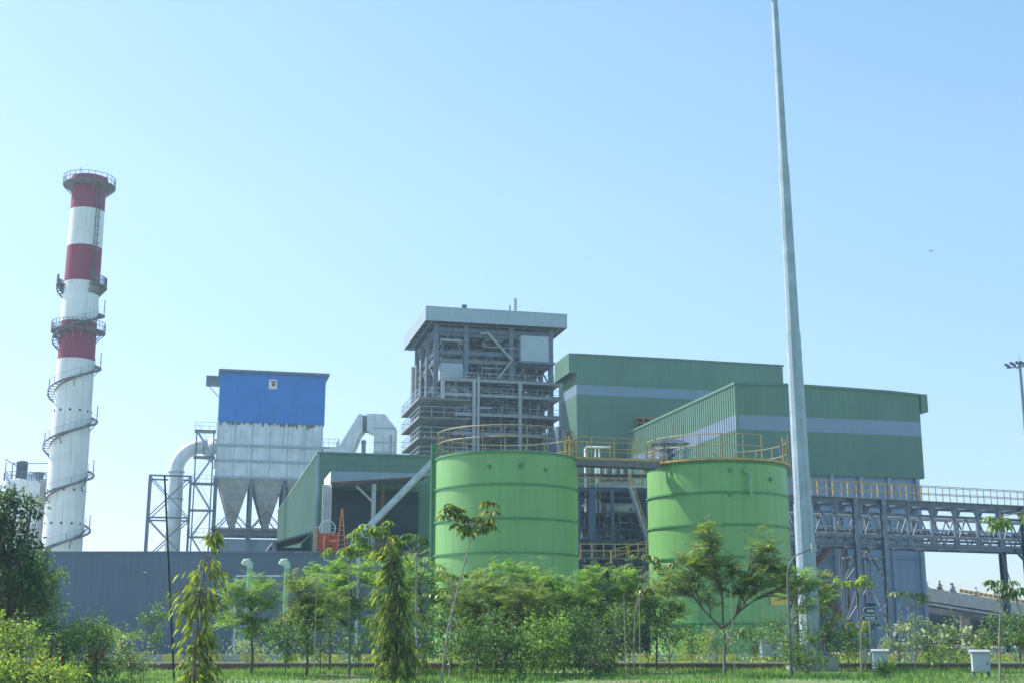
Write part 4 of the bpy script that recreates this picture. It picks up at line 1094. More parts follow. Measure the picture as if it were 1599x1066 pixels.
# ------------------------------------------------------------------ HIGH MAST
YM = 60.0; mxp = ray(1266,1000)[0]*YM
hm = empty('high_mast', (mxp, YM, 0), 0, 'very tall tapered grey lighting mast standing in front of the right tank', 'lighting mast')
hm.rotation_euler = (0, math.atan((ray(1209.5,0)[0]-ray(1266,1000)[0])*YM/32), 0)
Hm = 35.0; r0m, r1m = .49, .19
secs = [(0,7.5),(7.48,15.6),(15.58,24),(23.98,Hm)]
for i, (z0, z1) in enumerate(secs):
    f = lambda z: r0m+(r1m-r0m)*z/Hm
    MB().lathe([(f(z0)-.02*i,z0+.3 if i == 0 else z0),(f(z1)-.02*i+.012,z1)], 12, cap1=i == 3).build('shaft_section', 'galv', hm, False)
mb = MB(); mb.lathe([(.85,.62),(.85,.68)], 24); 
for k in range(12):
    t = k*math.pi/6; mb.add([(.5*math.cos(t),.5*math.sin(t),1.2),(.8*math.cos(t),.8*math.sin(t),.68),(.5*math.cos(t),.5*math.sin(t),.68)], [(0,1,2)])
mb.build('base_flange', 'galv', hm)
MB().box(-1.0,1.0,-.9,.9,0,.62).build('concrete_plinth', 'concrete', hm)
MB().box(-.25,.25,-.56,-.46,1.3,2.3).build('service_door', 'galv', hm)
mb = MB(); mb.tube(ring_pts(1.6,Hm-.5,0,360,24), .08, 6)
for k in range(8): t = k*math.pi/4; mb.bar((0,0,Hm-.3),(1.6*math.cos(t),1.6*math.sin(t),Hm-.5),.08); mb.box(1.6*math.cos(t)-.25,1.6*math.cos(t)+.25,1.6*math.sin(t)-.15,1.6*math.sin(t)+.15,Hm-1.0,Hm-.6)
mb.build('lamp_ring', 'steel', hm)

# far floodlight mast at the right edge
YF = 190.0; fp = at(1592.5, 572, YF)
fm = empty('floodlight_mast', (fp.x, YF, 0), 0, 'distant slim mast with a cluster of floodlights at the right edge', 'lighting mast')
MB().tube([(0,0,0),(0,0,fp.z+.3)], [.42,.2], 12).build('pole', 'steel', fm, True)
mb = MB(); mb.bar((-2.0,0,fp.z-.2),(2.2,0,fp.z+.2),.16); mb.bar((0,-1.4,fp.z),(0,1.4,fp.z),.16); mb.bar((0,0,fp.z),(0,0,fp.z+2.0),.05)
mb.build('crossarm', 'steel', fm)
for dx_, dz_ in ((-1.9,.1),(-1.1,.35),(-.25,.45),(.35,.5),(1.1,.4),(1.9,.4)):
    mb = MB(); c = Vector((dx_,-.2,fp.z+dz_)); d_ = Vector((.45,-.25,-.4)); mb.bar(c-d_*.7, c+d_*.7, .5, .38); mb.build('floodlight', 'steel_dark', fm)

# ------------------------------------------------------------------ RAMP with riders
ra0, ra1 = at(1436,913,188), at(1720,962,222)
rp = empty('flyover_ramp', (0,0,0), 0, 'pale concrete flyover ramp sloping down at the right edge', 'flyover')
dv = (ra1-ra0); hd = Vector((dv.x,dv.y,0)).normalized(); nv2 = Vector((-hd.y,hd.x,0))
ps0 = ra0 - hd*9 + Vector((0,0,.55))
mb = MB()
def strip(mb, a, b, n0, n1, zt0, zt1, zl0, zl1):
    vs = [a+nv2*n0+Vector((0,0,zl0)), b+nv2*n0+Vector((0,0,zl1)), b+nv2*n1+Vector((0,0,zl1)), a+nv2*n1+Vector((0,0,zl0)),
          a+nv2*n0+Vector((0,0,zt0)), b+nv2*n0+Vector((0,0,zt1)), b+nv2*n1+Vector((0,0,zt1)), a+nv2*n1+Vector((0,0,zt0))]
    mb.add(vs, [(0,3,2,1),(4,5,6,7),(0,1,5,4),(1,2,6,5),(2,3,7,6),(3,0,4,7)])
strip(mb, ra0-hd*9+Vector((0,0,.5)), ra1, 0, .3, 0, 0, -1.9, -1.9)
strip(mb, ra0-hd*9+Vector((0,0,.5)), ra1, 7.7, 8, 0, 0, -1.9, -1.9)
mb.build('parapet', 'concrete', rp)
mb = MB(); strip(mb, ra0-hd*9+Vector((0,0,.5)), ra1, .302, 7.698, -.35, -.35, -1.6, -1.6)
strip(mb, ra0-hd*9+Vector((0,0,.5)), ra1, 1, 7, -1.61, -1.61, -2.6, -2.6); mb.build('deck', 'steel_dark', rp)  # dark colour stands in for shade on the underside of the concrete deck
mb = MB(); strip(mb, ra0-hd*9+Vector((0,0,.5)), ra1, -.15, -.003, -2.1, -2.3, -2.4, -2.6); mb.build('edge_beam', 'concrete', rp)
mb = MB()
for k in range(4):
    q = ra0.lerp(ra1, k/3); mb.bar(q+nv2*4+Vector((0,0,-2.62)), Vector((q.x+nv2.x*4,q.y+nv2.y*4,0)), 1.2)
build_each(mb, 'pier', 'concrete', rp)
mb, mk = MB(), MB()
q0, q1 = ra0.lerp(ra1,.2), ra0.lerp(ra1,1)
n = 64
for k in range(n):
    a_, b_ = q0.lerp(q1,k/n), q0.lerp(q1,(k+1)/n); (mb if k % 2 else mk).bar(a_+Vector((0,0,.26))+nv2*.15, b_+Vector((0,0,.26))+nv2*.15, .12, .5)
gd = empty('crash_barrier', (0,0,0), 0, 'yellow and black striped barrier on top of the flyover ramp', 'barrier')
build_each(mb, 'yellow_stripe', 'kerb_yellow', gd); build_each(mk, 'dark_stripe', 'amber', gd)

def rider(px, f, lab, cloth, two=False):
    base = ra0.lerp(ra1, f) + nv2*1.6 + Vector((0,0,-.34))
    rz = math.atan2(hd.y, hd.x)
    m = empty('motorcycle', base, rz, 'dark motorcycle ' + lab, 'motorcycle', 'motorcycles on the flyover ramp')
    for x in (-.62,.62):
        w = MB(); w.tube([(x,-.06,.3),(x,.06,.3)], .3, 16); w.build('wheel', 'black', m)
    w = MB(); w.bar((-.5,0,.62),(.3,0,.72),.24,.3); w.bar((.62,0,.3),(.42,0,1.0),.08); w.bar((.42,-.35,1.05),(.42,.35,1.05),.05); w.bar((-.75,0,.8),(-.1,0,.82),.28,.12); w.build('bike_body', 'maroon', m)
    def person(x0, lab2, cl):
        me = bpy.data.meshes.new('person')
        vs = [(0,0,.95),(.02,0,1.2),(.05,0,1.45),(.08,0,1.55),(.1,0,1.68),(.1,0,1.82),(.08,-.2,1.42),(.28,-.26,1.2),(.5,-.3,1.12),(.08,.2,1.42),(.28,.26,1.2),(.5,.3,1.12),
              (0,-.12,.92),(.42,-.16,.85),(.3,-.17,.45),(.4,-.17,.38),(0,.12,.92),(.42,.16,.85),(.3,.17,.45),(.4,.17,.38)]
        es = [(0,1),(1,2),(2,3),(3,4),(4,5),(2,6),(6,7),(7,8),(2,9),(9,10),(10,11),(0,12),(12,13),(13,14),(14,15),(0,16),(16,17),(17,18),(18,19)]
        rs = [.15,.15,.17,.07,.1,.1,.08,.06,.045,.08,.06,.045,.11,.09,.06,.05,.11,.09,.06,.05]
        me.from_pydata(vs, es, []); me.materials.append(M[cl])
        o = bpy.data.objects.new('person', me); COL.objects.link(o)
        sk = o.modifiers.new('Skin', 'SKIN'); 
        for i, r_ in enumerate(rs): me.skin_vertices[0].data[i].radius = (r_, r_)
        me.skin_vertices[0].data[0].use_root = True
        sb_ = o.modifiers.new('Sub', 'SUBSURF'); sb_.levels = 1; sb_.render_levels = 1
        o.location = base + hd*x0 + Vector((0,0,-.12)); o.rotation_euler = (0,0,rz)
        tag(o, lab2, 'person')
        h = MB(); h.lathe([(.02,.16),(.1,.13),(.14,.04),(.13,-.06)], 12, (.1,0,1.78), cap0=False); h.build('hair', 'black', o)
        fc = MB(); fc.lathe([(.07,-.1),(.1,-.05),(.105,.02),(.09,.08)], 12, (.13,0,1.74)); fc.build('face', 'skin', o)
    person(-.1, 'rider in %s top on the motorcycle %s' % ('pale' if cloth == 'cloth_a' else 'dark', lab), cloth)
    if two: person(-.55, 'pillion passenger in %s top on the motorcycle %s' % ('dark' if cloth == 'cloth_a' else 'pale', lab), 'cloth_b' if cloth == 'cloth_a' else 'cloth_a')
rider(0, .075, 'nearest the green hall corner on the ramp', 'cloth_a')
rider(0, .145, 'second from the green hall on the ramp', 'cloth_b')
rider(0, .21, 'carrying two people on the ramp', 'cloth_b', True)
rider(0, .33, 'farthest right, beside the striped barrier', 'cloth_a')
M['ramp_dark'] = M['dark_clad_shade']
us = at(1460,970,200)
MB_ = MB(); MB_.box(us.x-4, us.x+60, 0, 3, 0, 6.0)  # added dark box, paints in the shade beneath the ramp
uo = empty('underpass_shade_fill', (0,214,0), 0, 'dark box added to fill in the shade below the flyover ramp', 'shade fill')
MB_.build('wall', 'dark_clad_shade', uo)

# ------------------------------------------------------------------ SMALL STREET FURNITURE
YL = 50.0
lp = empty('garden_lamp', (gx(1237,YL), YL, 0), 0, 'slim garden lamp post with a curved arm in front of the high mast', 'lamp post')
zl_ = at(1237,893,YL).z
pt = [(0,0,0),(0,0,zl_-.3),(.02,0,zl_)]
tipx = at(1268,857,YL)
bx_ = gx(1237,YL)
pt += [(.12,0,zl_+.35),(.35,0,zl_+.65),(tipx.x-bx_-.1,0,tipx.z-.02),(tipx.x-bx_,0,tipx.z)]
MB().tube(pt, [.055,.045,.04,.032,.028,.025,.025], 10).build('post', 'bamboo_g' if 'bamboo_g' in M else 'stair', lp, True)
mb = MB(); mb.box(tipx.x-bx_-.02, tipx.x-bx_+.16, -.07, .07, tipx.z-.1, tipx.z+.22); mb.build('lamp_head', 'steel_light', lp)
# direction sign
YS = 56.0
sx = gx(1362,YS)
sg_ = empty('direction_sign', (sx, YS, 0), R(4), 'dark blue direction sign with two arrow boards on a grey post', 'sign')
mb = MB(); mb.bar((.05,0,0),(.05,0,at(1362,945,YS).z),.09); mb.bar((.2,.02,0),(.2,.02,at(1362,960,YS).z),.1); mb.build('post', 'steel', sg_)
for (pa, pb, ya, yb_, nm) in ((1345,1367,947,959,'OFFICE'),(1341,1369,960,969,'CANTEEN')):
    x0 = at(pa,950,YS).x-sx; x1 = at(pb,950,YS).x-sx; z1 = at(pa,ya,YS).z; z0 = at(pa,yb_,YS).z; zm = (z0+z1)/2
    bd = MB().prism_y([(x0,zm),(x0+.12,z0),(x1,z0),(x1,z1),(x0+.12,z1)], -.1, -.06).build('arrow_board', 'sign_blue', sg_)
    mb = MB(); t = .022
    for (p_, q_) in (((x0+.02,zm),(x0+.13,z0+t)),((x0+.13,z0+t),(x1-t,z0+t)),((x1-t,z0+t),(x1-t,z1-t)),((x1-t,z1-t),(x0+.13,z1-t)),((x0+.13,z1-t),(x0+.02,zm))):
        mb.bar((p_[0],-.108,p_[1]),(q_[0],-.108,q_[1]),.012,.018)
    mb.build('white_border', 'white', bd)
    # illegible line of small white marks, as in the photograph
    mb = MB(); rnd = random.Random(len(nm)); xx = x0+.2
    while xx < x1-.12:
        w = rnd.uniform(.02,.04); hgt = rnd.uniform(.035,.06); mb.box(xx, xx+w, -.115, -.103, zm-hgt, zm+hgt); xx += w+.018
    mb.build('lettering', 'white', bd)
x0 = at(1352,943,YS).x-sx; x1 = at(1367,943,YS).x-sx
MB().box(x0,x1,-.1,-.06,at(1360,946,YS).z,at(1360,941,YS).z).build('top_plate', 'sign_blue', sg_)
x0 = at(1358,975,YS).x-sx; x1 = at(1372,975,YS).x-sx
MB().box(x0,x1,-.16,.16,at(1360,977,YS).z,at(1360,973,YS).z).build('junction_box', 'steel_dark', sg_)
# utility cabinets
def cabinet(px0, px1, py0, Y, lab, ang, leg=False):
    x0, x1 = gx(px0,Y), gx(px1,Y); w = x1-x0; h = at(px0,py0,Y).z
    o = empty('utility_cabinet', ((x0+x1)/2, Y, 0), ang, lab, 'cabinet', 'small roadside utility cabinets')
    mb = MB(); mb.box(-w/2,w/2,-.2,.2,.25,h-.05); bdy = mb.build('body', 'cab_grey', o)
    mb = MB(); mb.add([(-w/2-.05,-.26,h-.05),(w/2+.05,-.26,h-.05),(w/2+.05,.26,h-.05),(-w/2-.05,.26,h-.05),(-w/2-.05,-.26,h-.01),(w/2+.05,-.26,h-.01),(w/2+.05,.26,h+.06),(-w/2-.05,.26,h+.06)],
                      [(0,3,2,1),(4,5,6,7),(0,1,5,4),(1,2,6,5),(2,3,7,6),(3,0,4,7)]); mb.build('lid', 'steel_light', o)
    MB().box(-w/2+.05,w/2-.05,-.222,-.202,.32,h-.12).build('door', 'cab_grey', bdy)
    mb = MB(); mb.box(w/2-.12,w/2-.09,-.24,-.223,h*.5,h*.5+.12); mb.build('handle', 'steel_dark', bdy)
    mb = MB()
    for x in (-w/2+.05, w/2-.05): mb.box(x-.03,x+.03,-.15,.15,0,.249)
    mb.build('feet', 'steel_dark', o)
M['cab_grey'] = surf('cabinet_grey_paint', (.42, .48, .52), .5, var=.08, scale=3, streak=.2)
cabinet(1365,1388,1015,53,'pale grey utility cabinet below the direction sign', R(-12))
cabinet(1520,1546,1016,50,'pale grey utility cabinet at right behind a small shrub', R(-10))
wbx = empty('white_tank_box', (gx(1213,66),66,0), 0, 'squat pale grey box left of the high mast base among shrubs', 'box')
MB().box(-.75,.75,-.4,.4,.5,1.25).build('box_body', 'cab_grey', wbx); MB().box(-.8,.8,-.45,.45,1.252,1.31).build('lid', 'steel_light', wbx); MB().box(-.6,.6,-.3,.3,0,.498).build('plinth', 'concrete', wbx)
# dark leaning pole at left
pole = empty('leaning_pole', (gx(272,46),46,0), 0, 'thin dark pole leaning slightly left in front of the warehouse', 'pole')
tp_ = at(257,742,46); MB().tube([(0,0,0),(tp_.x-gx(272,46),0,tp_.z)], .035, 6).build('rod', 'black', pole)
# bamboo stakes
for px, Y, top, lab in ((490,47,900,'bamboo stake standing below the left vent pipes'), (878+100,49,930,'bamboo stake left of the forked tree'), (1000,50,925,'bamboo stake near the gap between the tanks'), (1148,50,915,'bamboo stake by the forked tree trunk')):
    o = empty('garden_stake', (gx(px,Y),Y,0), 0, lab, 'stake', 'bamboo stakes on the lawn')
    MB().tube([(0,0,0),(random.uniform(-.05,.05),0,at(px,top,Y).z)], [.02,.014], 6).build('cane', 'bamboo', o)
# birds
def bird(px, py, Y, span, lab, rz, col='black'):
    p = at(px, py, Y); o = empty('bird', p, rz, lab, 'bird')
    mb = MB(); mb.tube([(-.3*span,0,0),(-.1*span,0,0),(.12*span,0,.01),(.24*span,0,.02),(.3*span,0,0)], [.01,.06*span,.07*span,.035*span,.008], 8); b_ = mb.build('body', col, o, True)
    mb = MB()
    for s_ in (-1,1):
        mb.add([(-.08*span,0,.03),(.1*span,0,.03),(.08*span,s_*.25*span,.1*span),(-.07*span,s_*.25*span,.09*span),(-.06*span,s_*.5*span,.04*span),(.0,s_*.5*span,.05*span)], [(0,1,2,3),(3,2,5,4)])
    mb.build('wings', col, o)
    MB().add([(-.3*span,-.04*span,0),(-.3*span,.04*span,0),(-.45*span,.08*span,0),(-.45*span,-.08*span,0)], [(0,1,2,3)]).build('tail', col, o)
bird(1454,392.5,130,.9,'small dark bird gliding in the sky at upper right', R(80))
bird(1530,709,240,.7,'tiny distant bird low in the sky above the pipe bridge', R(60))
bird(227,893,80,.35,'tiny white bird in front of the warehouse wall', R(40), 'white')

# ------------------------------------------------------------------ VEGETATION
RV = random.Random(99); DENS = 1.45
def rv(a, b): return RV.uniform(a, b)
def rdir(up=0.0):
    t = rv(0, 2*math.pi); z = rv(-1, 1); r = math.sqrt(1-z*z); v = Vector((r*math.cos(t), r*math.sin(t), z+up)); return v.normalized()
def frond(mb, p, d, L, pn=9, pl=.15, pw=.04, sag=.5):
    d = d.normalized(); side = d.cross(Vector((0,0,1)))
    side = side.normalized() if side.length > .1 else Vector((1,0,0))
    q = Vector(p); st_ = L/pn; dd = d.copy(); roll = rv(-.5,.5)
    for i in range(pn):
        f = i/(pn-1); dd = (dd + Vector((0,0,-sag/pn))).normalized(); q2 = q + dd*st_
        up = side.cross(dd).normalized()
        l = pl*(.55+.9*math.sin(math.pi*(.15+.75*f)))
        for s_ in (-1,1):
            sd = (side*s_*(1) + up*roll*s_ + dd*.45 + Vector((0,0,-.12))).normalized()
            mb.leaf(q2, sd, l, pw, up)
        q = q2
def feather_tuft(mb, p, n, L, out=None, sag=.55, pw=.04, pl=.15):
    for i in range(n):
        t = 2*math.pi*i/n + rv(-.4,.4); d = Vector((math.cos(t), math.sin(t), rv(-.05,1.3)))
        if out is not None: d += out*.6
        frond(mb, p, d, L*rv(.7,1.2), RV.randint(8,11), pl*rv(.8,1.2), pw, sag)
def broad_tuft(mb, p, n, r, l, w, up=.3, droop=.15):
    for i in range(n):
        d = rdir(up); q = p + d*rv(0,r); dd = (d + rdir()*.5).normalized()
        mb.leaf(q, dd, l*rv(.7,1.25), w*rv(.8,1.2), rdir(1.2), droop)
def whorl(mb, p, n, l, w, droop=.6):
    for i in range(n):
        t = 2*math.pi*i/n + rv(-.3,.3); d = Vector((math.cos(t), math.sin(t), rv(-.1,.5))).normalized()
        m = p + d*l*.45
        mb.leaf(p, d, l*.6, w, Vector((0,0,1)), .15)
        d2 = Vector((d.x*.6, d.y*.6, -droop)).normalized()
        mb.leaf(m, d2, l*rv(.6,.9), w, d, .1)
def branch(mb, a, b, r0, r1, bend=.15, n=5):
    a, b = Vector(a), Vector(b); L = (b-a).length; off = Vector((rv(-1,1),rv(-1,1),rv(.2,1)))*bend*L; pts = []
    for i in range(n+1):
        f = i/n; pts.append(a.lerp(b,f) + off*math.sin(math.pi*f)*.5 + Vector((rv(-1,1),rv(-1,1),0))*.01*L)
    mb.tube(pts, [r0+(r1-r0)*i/n for i in range(n+1)], 6); return pts
def tree_root(name, px, Y, lab, cat, group=None): return empty(name, (gx(px,Y),Y,0), 0, lab, cat, group)
def crown_pts(cx, cz, rx, rz, n, ry=None):
    ry = ry or rx; out = []; n = int(n*DENS); rx *= 1.08; rz *= 1.08
    while len(out) < n:
        x, y, z = rv(-1,1), rv(-1,1), rv(-1,1); r = x*x+y*y+z*z
        if r > 1 or r < .12: continue
        if noise.noise(Vector((x*1.7+n, y*1.7, z*1.7))) < -.18: continue
        out.append(Vector((cx+x*rx, y*ry, cz+z*rz)))
    return out
def feather_tree(name, px, Y, crowns, lab, mat='lf_feather', L=.55, nf=6, fork=.45, group='feathery leaved young trees on the lawn', bark='bark', tr=.06):
    """crowns: list of (px,py,halfwidth px,halfheight px,n)"""
    o = tree_root(name, px, Y, lab, 'tree', group); x0 = gx(px,Y); tk, lf = MB(), MB()
    top = max(at(c[0],c[1],Y).z for c in crowns); k = Y/FPX
    fz = top*fork
    branch(tk, (0,0,0), (rv(-.1,.1),0,fz), tr, tr*.7, .05)
    limbs = None
    if len(crowns) > 5:
        limbs = [branch(tk, (0,0,fz), (q[0], q[1], fz+q[2]), tr*.7, tr*.35, .08) for q in ((-.75,.1,.8),(.0,-.15,1.0),(.95,.1,.95))]
    for (cx_, cy_, hw, hh, n) in crowns:
        c = at(cx_, cy_, Y); cl = Vector((c.x-x0, rv(-.3,.3), c.z))
        st_p = (0,0,fz*rv(.85,1))
        if limbs: st_p = min(limbs, key=lambda L_: (L_[-1]-cl).length)[RV.randint(3,5)]
        pts = branch(tk, st_p, (cl.x*.8, cl.y, max(fz+.2,cl.z-hh*k*.2)), tr*.48, tr*.2, .12)
        for p in crown_pts(cl.x, cl.z, hw*k, hh*k, n):
            base = pts[RV.randint(2,5)]
            branch(tk, base, p, tr*.22, tr*.08, .2, 3)
            feather_tuft(lf, p, RV.randint(nf-2,nf+1), L, (p-cl)*.6)
        for _ in range(max(1, int(hw/12))):
            a0 = Vector((cl.x+rv(-.7,.7)*hw*k, cl.y, cl.z+hh*k*rv(.2,.7))); a1 = a0 + Vector((rv(-.2,.2), rv(-.15,.15), rv(.3,.7)))
            branch(tk, pts[3], a0, tr*.15, tr*.1, .1, 3); tk.tube([a0, a1], [tr*.1+.004,.005], 4, False)
            for q in range(6):
                t = rv(0,6.28); frond(lf, a0.lerp(a1, q/5), Vector((math.cos(t),math.sin(t),rv(.1,.9))), L*rv(.6,.9), 8, .13, .035, .4)
    tk.build('trunk', bark, o, True); lf.build('crown', mat, o)
    return o
def broad_tree(name, px, Y, crowns, lab, mat='lf_broad', l=.16, w=.07, nl=16, r=.28, fork=.4, group=None, cat='tree', bark='bark', tr=.05, up=.3, droop=.15):
    o = tree_root(name, px, Y, lab, cat, group); x0 = gx(px,Y); tk, lf = MB(), MB(); k = Y/FPX
    top = max(at(c[0],c[1],Y).z for c in crowns); fz = max(.1, top*fork)
    branch(tk, (0,0,0), (0,0,fz), tr, tr*.7, .05)
    for (cx_, cy_, hw, hh, n) in crowns:
        c = at(cx_, cy_, Y); cl = Vector((c.x-x0, rv(-.2,.2), c.z))
        pts = branch(tk, (0,0,fz*rv(.6,1)), (cl.x*.8,cl.y,cl.z), tr*.6, tr*.2, .1)
        for p in crown_pts(cl.x, cl.z, hw*k, hh*k, n):
            if p.z < .15: p.z = rv(.15,.4)
            branch(tk, pts[RV.randint(1,5)], p, tr*.2, tr*.07, .15, 3)
            broad_tuft(lf, p, nl, r, l, w, up, droop)
        for _ in range(max(1, int(hw/7))):
            a0 = Vector((cl.x+rv(-.8,.8)*hw*k, cl.y+rv(-.3,.3), cl.z+hh*k*rv(.3,.8))); a1 = a0 + Vector((rv(-.25,.25), rv(-.2,.2), rv(.35,.95)))
            tk.tube([a0, a0.lerp(a1,.5)+Vector((rv(-.05,.05),0,0)), a1], [.014,.01,.006], 4, False)
            for q in range(RV.randint(9,15)):
                f = rv(.05,1); t = rv(0,6.28); lf.leaf(a0.lerp(a1,f), Vector((math.cos(t),math.sin(t),rv(-.2,.7))), l*rv(.7,1.1)*(1.15-.5*f), w*rv(.7,1.1), Vector((0,0,1)), droop)
    tk.build('trunk', bark, o, True); lf.build('crown', mat, o)
    return o
def add_flowers(o, px, Y, area, n, mat, r=.07):
    x0 = gx(px,Y); mb = MB()
    for i in range(n):
        p = at(rv(area[0],area[1]), rv(area[2],area[3]), Y); q = Vector((p.x-x0, rv(-.9,-.4), max(.2,p.z)))
        for k in range(5):
            t = 2*math.pi*k/5+rv(-.2,.2); mb.leaf(q, Vector((math.cos(t),rv(-.5,-.1),math.sin(t))), r, r*.8, Vector((0,-1,0)))
    build_each(mb, 'flower', mat, o, 20)

# far left big tree and bushes
broad_tree('broadleaf_tree', 5, 46, [(-14,825,46,54,40),(34,872,26,36,18),(12,930,60,56,52),(58,792,13,10,4),(20,798,22,26,11),(56,925,22,36,12)], 'large dark broadleaf tree cut off by the left edge', 'lf_dark', .2, .1, 24, .38, .3, tr=.14)
broad_tree('broadleaf_tree', 55, 60, [(55,905,30,45,36),(90,905,16,10,5),(66,945,34,30,24)], 'lighter broadleaf tree behind the big dark one at the left', 'lf_broad', .2, .09, 18, .34, .3, tr=.08)
hb = [(20,42,[(15,1010,52,36,70),(-20,1000,40,45,40)],'lf_lime','lime green leafy bush at the bottom left corner'),
      (85,44,[(80,1020,44,46,90),(70,985,25,18,20)],'lf_broad','rounded bush dotted with red hibiscus flowers at lower left'),
      (150,46,[(150,1020,46,42,80),(140,985,30,18,20)],'lf_broad','bush with small red blooms right of the rounded hibiscus'),
      (205,48,[(205,1035,28,24,34),(190,1000,12,14,8)],'lf_grey','low grey green shrub where the lawn begins at left'),
      (70,39,[(70,1052,60,20,60),(10,1050,40,20,40)],'lf_lime','fresh yellow green shoots along the bottom left edge')]
for i,(px,Y,c,m,lab) in enumerate(hb):
    o = broad_tree('flowering_bush', px, Y, c, lab, m, .14, .06, 17, .24, .1, group='bushes in the bottom left corner', cat='bush', tr=.03)
    if i in (1,2): add_flowers(o, px, Y, (c[0][0]-38,c[0][0]+38,990,1045), 5, 'petal_red', .08)
def palm(px, Y, top, lab, n=14, L=1.5):
    o = tree_root('areca_palm', px, Y, lab, 'palm', 'small areca palms by the warehouse'); st, lf = MB(), MB(); h = at(px,top,Y).z
    for j in range(3):
        bx, by = rv(-.25,.25), rv(-.25,.25); hz = h*rv(.45,.62); st.tube([(bx,by,0),(bx*1.3,by*1.3,hz)], [.05,.03], 6)
        for i in range(n//2):
            t = rv(0,6.28); d = Vector((math.cos(t)*.75, math.sin(t)*.75, rv(.6,1.5))).normalized(); q = Vector((bx*1.3,by*1.3,hz)); dd = d.copy()
            m_ = 12
            for k in range(m_):
                dd = (dd+Vector((0,0,-.13))).normalized(); q2 = q+dd*(L*rv(.9,1.1)/m_); sd = dd.cross(Vector((0,0,1))).normalized()
                for s_ in (-1,1): lf.leaf(q2, sd*s_+dd*.9+Vector((0,0,-.1)), .38*math.sin(math.pi*(.2+.75*k/m_))+.08, .035, Vector((0,0,1)), .15)
                q = q2
    st.build('stems', 'bark_pale', o, True); lf.build('fronds', 'lf_palm', o)
palm(88,62,958,'areca palm left of the other two in front of the warehouse'); palm(145,64,952,'areca palm with a pale flower stalk before the warehouse'); palm(178,66,965,'small dark areca palm right of the other two',10,1.2)

# drooping mast trees
def mast_tree(px, Y, pts_px, width, dens, lab, mat, L=.32, w=.065):
    o = tree_root('mast_tree', px, Y, lab, 'tree', 'drooping mast trees near the camera'); x0 = gx(px,Y); k = Y/FPX; tk, lf = MB(), MB()
    ax = [Vector((0,0,0))] + [Vector((at(a,b,Y).x-x0, 0, at(a,b,Y).z)) for a, b in pts_px]
    tk.tube(ax, [.05 - .04*i/(len(ax)-1) for i in range(len(ax))], 7)
    tot = ax[-1].z; tiers = [rv(.03,1) for _ in range(max(20,dens//10))]
    for i in range(dens):
        f = min(1, max(.02, RV.choice(tiers)+RV.gauss(0,.02))) if RV.random() < .65 else rv(.02,1); z = tot*f
        j = 0
        while j < len(ax)-2 and ax[j+1].z < z: j += 1
        t = (z-ax[j].z)/max(.01,(ax[j+1].z-ax[j].z)); c = ax[j].lerp(ax[j+1], min(1,t))
        wd = interp(width, f)*k; a_ = rv(0,6.28); rr_ = wd*rv(.25,1)
        e = c + Vector((math.cos(a_)*rr_, math.sin(a_)*rr_, -rv(.0,.45)))
        if e.z < .1: e.z = .1
        tk.tube([c, c.lerp(e,.5)+Vector((0,0,.1)), e], [.012,.008,.005], 4, False)
        for q in range(RV.randint(4,8)):
            p = c.lerp(e, rv(.3,1)); d = Vector((math.cos(a_+rv(-1,1))*.35, math.sin(a_+rv(-1,1))*.35, -1)).normalized()
            ll = L*rv(.7,1.3); mid = p+d*ll*.5
            lf.leaf(p, d+Vector((math.cos(a_+rv(-1,1)),math.sin(a_+rv(-1,1)),rv(-.2,.6)))*rv(.2,.8), ll*rv(.5,.85), w*rv(.7,1.3), Vector((math.cos(a_+rv(-1,1)),math.sin(a_+rv(-1,1)),.2)), .25)
    tk.build('trunk', 'bark', o, True); lf.build('crown', mat, o); return o
mast_tree(302, 42, [(306,1000),(312,930),(322,870),(334,826)], [(0,22),(.2,26),(.35,44),(.5,52),(.62,58),(.75,46),(.85,40),(.93,24),(1,12)], 150, 'sparse yellow green mast tree with hanging leaves leaning right', 'lf_droop', .42, .085)
mast_tree(312, 43, [(316,1010),(318,990),(320,970)], [(0,42),(.5,34),(1,10)], 90, 'short dense mast tree shoot at the foot of the sparse one', 'lf_droopd', .42, .07)
mast_tree(618, 44, [(618,1000),(616,930),(612,870),(606,850),(604,835)], [(0,58),(.12,44),(.2,56),(.33,34),(.45,46),(.58,26),(.68,36),(.8,20),(.92,28),(1,12)], 300, 'tall dense cone shaped mast tree left of the left tank', 'lf_droopd', .42, .085)

# saplings with whorled leaves
def whorl_tree(px, Y, axis, heads, lab, mat='lf_broad', l=.34, w=.12, bark='bark_pale', n=9, group='slim saplings with whorled leaves', tr=.04):
    o = tree_root('sapling', px, Y, lab, 'tree', group); x0 = gx(px,Y); k = Y/FPX; tk, lf = MB(), MB()
    ax = [Vector((0,0,0))] + [Vector((at(a,b,Y).x-x0, 0, at(a,b,Y).z)) for a, b in axis]
    tk.tube(ax, [tr - tr*.55*i/(len(ax)-1) for i in range(len(ax))], 7)
    for (hx, hy, hw, hh, m) in heads:
        c = at(hx,hy,Y); cl = Vector((c.x-x0,0,c.z))
        nearest = min(ax[1:], key=lambda a: (a-cl).length)
        for i in range(m):
            p = cl + Vector((rv(-1,1)*hw*k, rv(-1,1)*hw*k*.7, rv(-1,1)*hh*k)); branch(tk, nearest, p, tr*.3, tr*.12, .15, 3); whorl(lf, p, n, l, w, rv(.5,1.2))
    tk.build('trunk', bark, o, True); lf.build('crown', mat, o); return o
whorl_tree(688, 44, [(700,980),(716,915),(728,870),(738,825)], [(738,805,40,14,15),(712,800,14,10,4),(762,815,14,12,5)], 'thin leaning sapling with large glossy leaves against the left tank', 'lf_big', .34, .14) if False else None
M['lf_big'] = leafmat('large_glossy_leaves', (.085, .15, .035), (.22, .27, .05), .35, .3)
